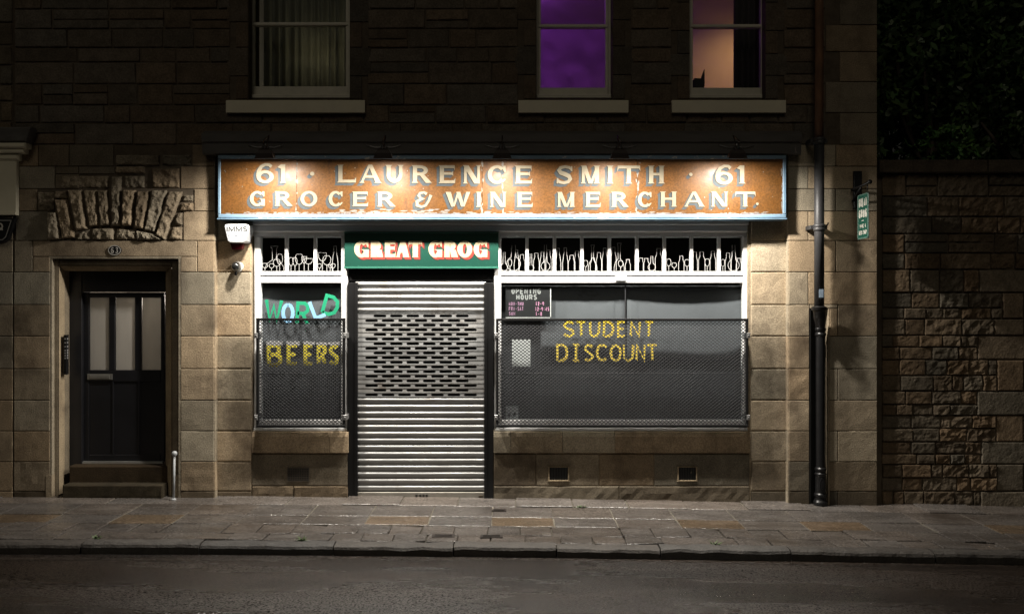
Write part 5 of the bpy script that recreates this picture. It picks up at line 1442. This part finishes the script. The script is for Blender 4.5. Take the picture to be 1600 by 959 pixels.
def tree(name, label, cat, x, y, clumps, mat, size, trunk_h, dens, group=None):
    t = thing(name, label, cat, (x, y, -.3), group)
    tr = MB()
    tr.tube([(x, -y, -.4), (x + .05, -y, trunk_h * .5), (x - .04, -y - .03, trunk_h)], [.16, .11, .07] if trunk_h > 3 else [.05, .04, .03], 8)
    for c, r in clumps: tr.tube([(x - .04 * .5, -y, trunk_h * R(.6, .95)), ((x + c[0]) / 2, -(y + c[1]) / 2, (trunk_h + c[2]) / 2), (c[0], -c[1], c[2])], [.05, .035, .015] if trunk_h > 3 else [.02, .015, .008], 5)
    tr.build('trunk', BARK, t)
    lv = MB()
    for c, r in clumps:
        n = int(dens * r[0] * r[2] + 40)
        for _ in range(max(3, int(n / 60))):
            d = Vector((R(-1, 1), R(-1, 1), R(-1, 1)))
            cc = (c[0] + d.x * r[0] * .75, c[1] + d.y * r[1] * .75, c[2] + d.z * r[2] * .75); k = R(.22, .42)
            leaves(lv, cc, (r[0] * k, r[1] * k, r[2] * k), 60, size)
    lv.build('crown', mat, t)
tree('ivy_shrub', 'brightest green leafy shrub spilling over the garden wall coping', 'shrub', 4.98, .9, [((4.98, .75, 3.86), (.26, .3, .22)), ((4.9, .9, 4.02), (.22, .25, .2))], LEAF[1], .045, 3.5, 9000, 'shrubs above the garden wall')
tree('shrub', 'dim green shrub above the wall at the right edge of the view', 'shrub', 6.3, 1.4, [((6.1, 1.3, 3.95), (.5, .5, .35)), ((6.7, 1.4, 4.1), (.55, .5, .45)), ((5.7, 1.5, 4.25), (.4, .5, .4))], LEAF[0], .05, 3.4, 2600, 'shrubs above the garden wall')
tree('shrub', 'faint dark shrub above the wall close to the tenement corner', 'shrub', 4.5, 1.9, [((4.45, 1.8, 4.15), (.45, .5, .4)), ((4.2, 1.9, 3.9), (.4, .4, .3))], LEAF[0], .05, 3.4, 2200, 'shrubs above the garden wall')
tree('tall_tree', 'second tall dark tree farther back, seen through gaps of the first', 'tree', 8.4, 7.5, [((8.2 + a * 1.9, 7.2, 4.4 + b * 1.7), (1.5, .9, 1.2)) for a in (-1.5, -.5, .5, 1.5) for b in (0, 1, 2, 3)], LEAF[0], .11, 5.2, 1300)
tree('tall_tree', 'tall dark tree rising behind the garden wall shrubs', 'tree', 6.6, 4.6, [((6.3, 4.4, 6.2), (1.4, 1.2, 1.1)), ((7.8, 4.8, 6.0), (1.3, 1.2, 1.2)), ((5.4, 4.6, 5.6), (1.1, 1.1, 1.0)), ((7.0, 4.8, 7.6), (1.5, 1.2, 1.0)), ((5.6, 5.0, 7.3), (1.2, 1.1, .9)), ((9.0, 5.0, 7.2), (1.3, 1.2, 1.2)), ((6.6, 4.8, 4.8), (1.5, 1.0, .8))], LEAF[0], .075, 5.0, 1500)
# ------------------------------------------------------------------ weeds in the pavement joints
WEED = pmat('weed_green', (.07, .13, .035), .6, var=.4, scale=20, tint=True)
for px, d, lab in ((152, 1.60, 'small weed in the kerb joint in front of the flats doorstep'), (472, 1.60, 'small weed in the kerb joint in front of the narrow shop window'), (1117, 1.60, 'small weed in the kerb joint in front of the wide shop window'), (908, .28, 'small weed in the paving near the foot of the wall under the wide window')):
    s_ = (CAMD - d) / CAMD; x = (px - 800) / 150 * s_; m = MB()
    for _ in range(26):
        a = R(0, 6.28); l = R(.02, .06); e = R(.1, .9); w = .006
        b0 = Vector((x + R(-.03, .03), -d + R(-.012, .012), ground(x) + .0)); tip = b0 + Vector((math.cos(a) * l, math.sin(a) * l * .6, l * e)); sd2 = Vector((-math.sin(a), math.cos(a), 0)) * w
        i0 = len(m.v)
        for q in (b0 - sd2 * .4, b0 + sd2 * .4, (b0 + tip) / 2 + sd2, tip, (b0 + tip) / 2 - sd2): m.v.append(tuple(q))
        t = R(.6, 1.4); m.face((i0, i0 + 1, i0 + 2, i0 + 3, i0 + 4), (t, t, t * .8))
    tag(m.build('weed', WEED), lab, 'weed', 'weeds in the paving joints')

# ------------------------------------------------------------------ small iron covers set in the paving
IRON = pmat('worn_cover_iron', (.05, .042, .038), .5, metal=.5, var=.4, scale=25, bump=.3, bscale=60)
for px, d, wx, wd, lab in ((693, 1.42, .20, .09, 'small iron stopcock cover by the kerb in front of the shutter, the left of two'), (768, 1.42, .20, .09, 'small iron stopcock cover by the kerb in front of the shutter, the right of two'), (780, .45, .14, .09, 'small reddish iron cover in the paving near the right end of the shutter')):
    x = (px - 800) / 150 * (CAMD - d) / CAMD; z = ground(x) + .003; m = MB()
    def slab(x0, x1, d0, d1, zz, hh):
        A = [m.vert(a, b, zz) for a, b in ((x0, d1), (x1, d1), (x1, d0), (x0, d0))]; B = [m.vert(a + (x - a) * .02, b, zz + hh) for a, b in ((x0, d1), (x1, d1), (x1, d0), (x0, d0))]
        m.face(B)
        for k in range(4): j = (k + 1) % 4; m.face((A[k], A[j], B[j], B[k]))
    slab(x - wx / 2, x + wx / 2, d - wd / 2, d + wd / 2, z - .01, .012)
    for k in range(4): slab(x - wx * .38, x + wx * .38, d - wd * .32 + k * wd * .18, d - wd * .24 + k * wd * .18, z + .001, .004)
    tag(m.build('stopcock_cover', IRON), lab, 'iron cover', 'iron covers in the pavement')
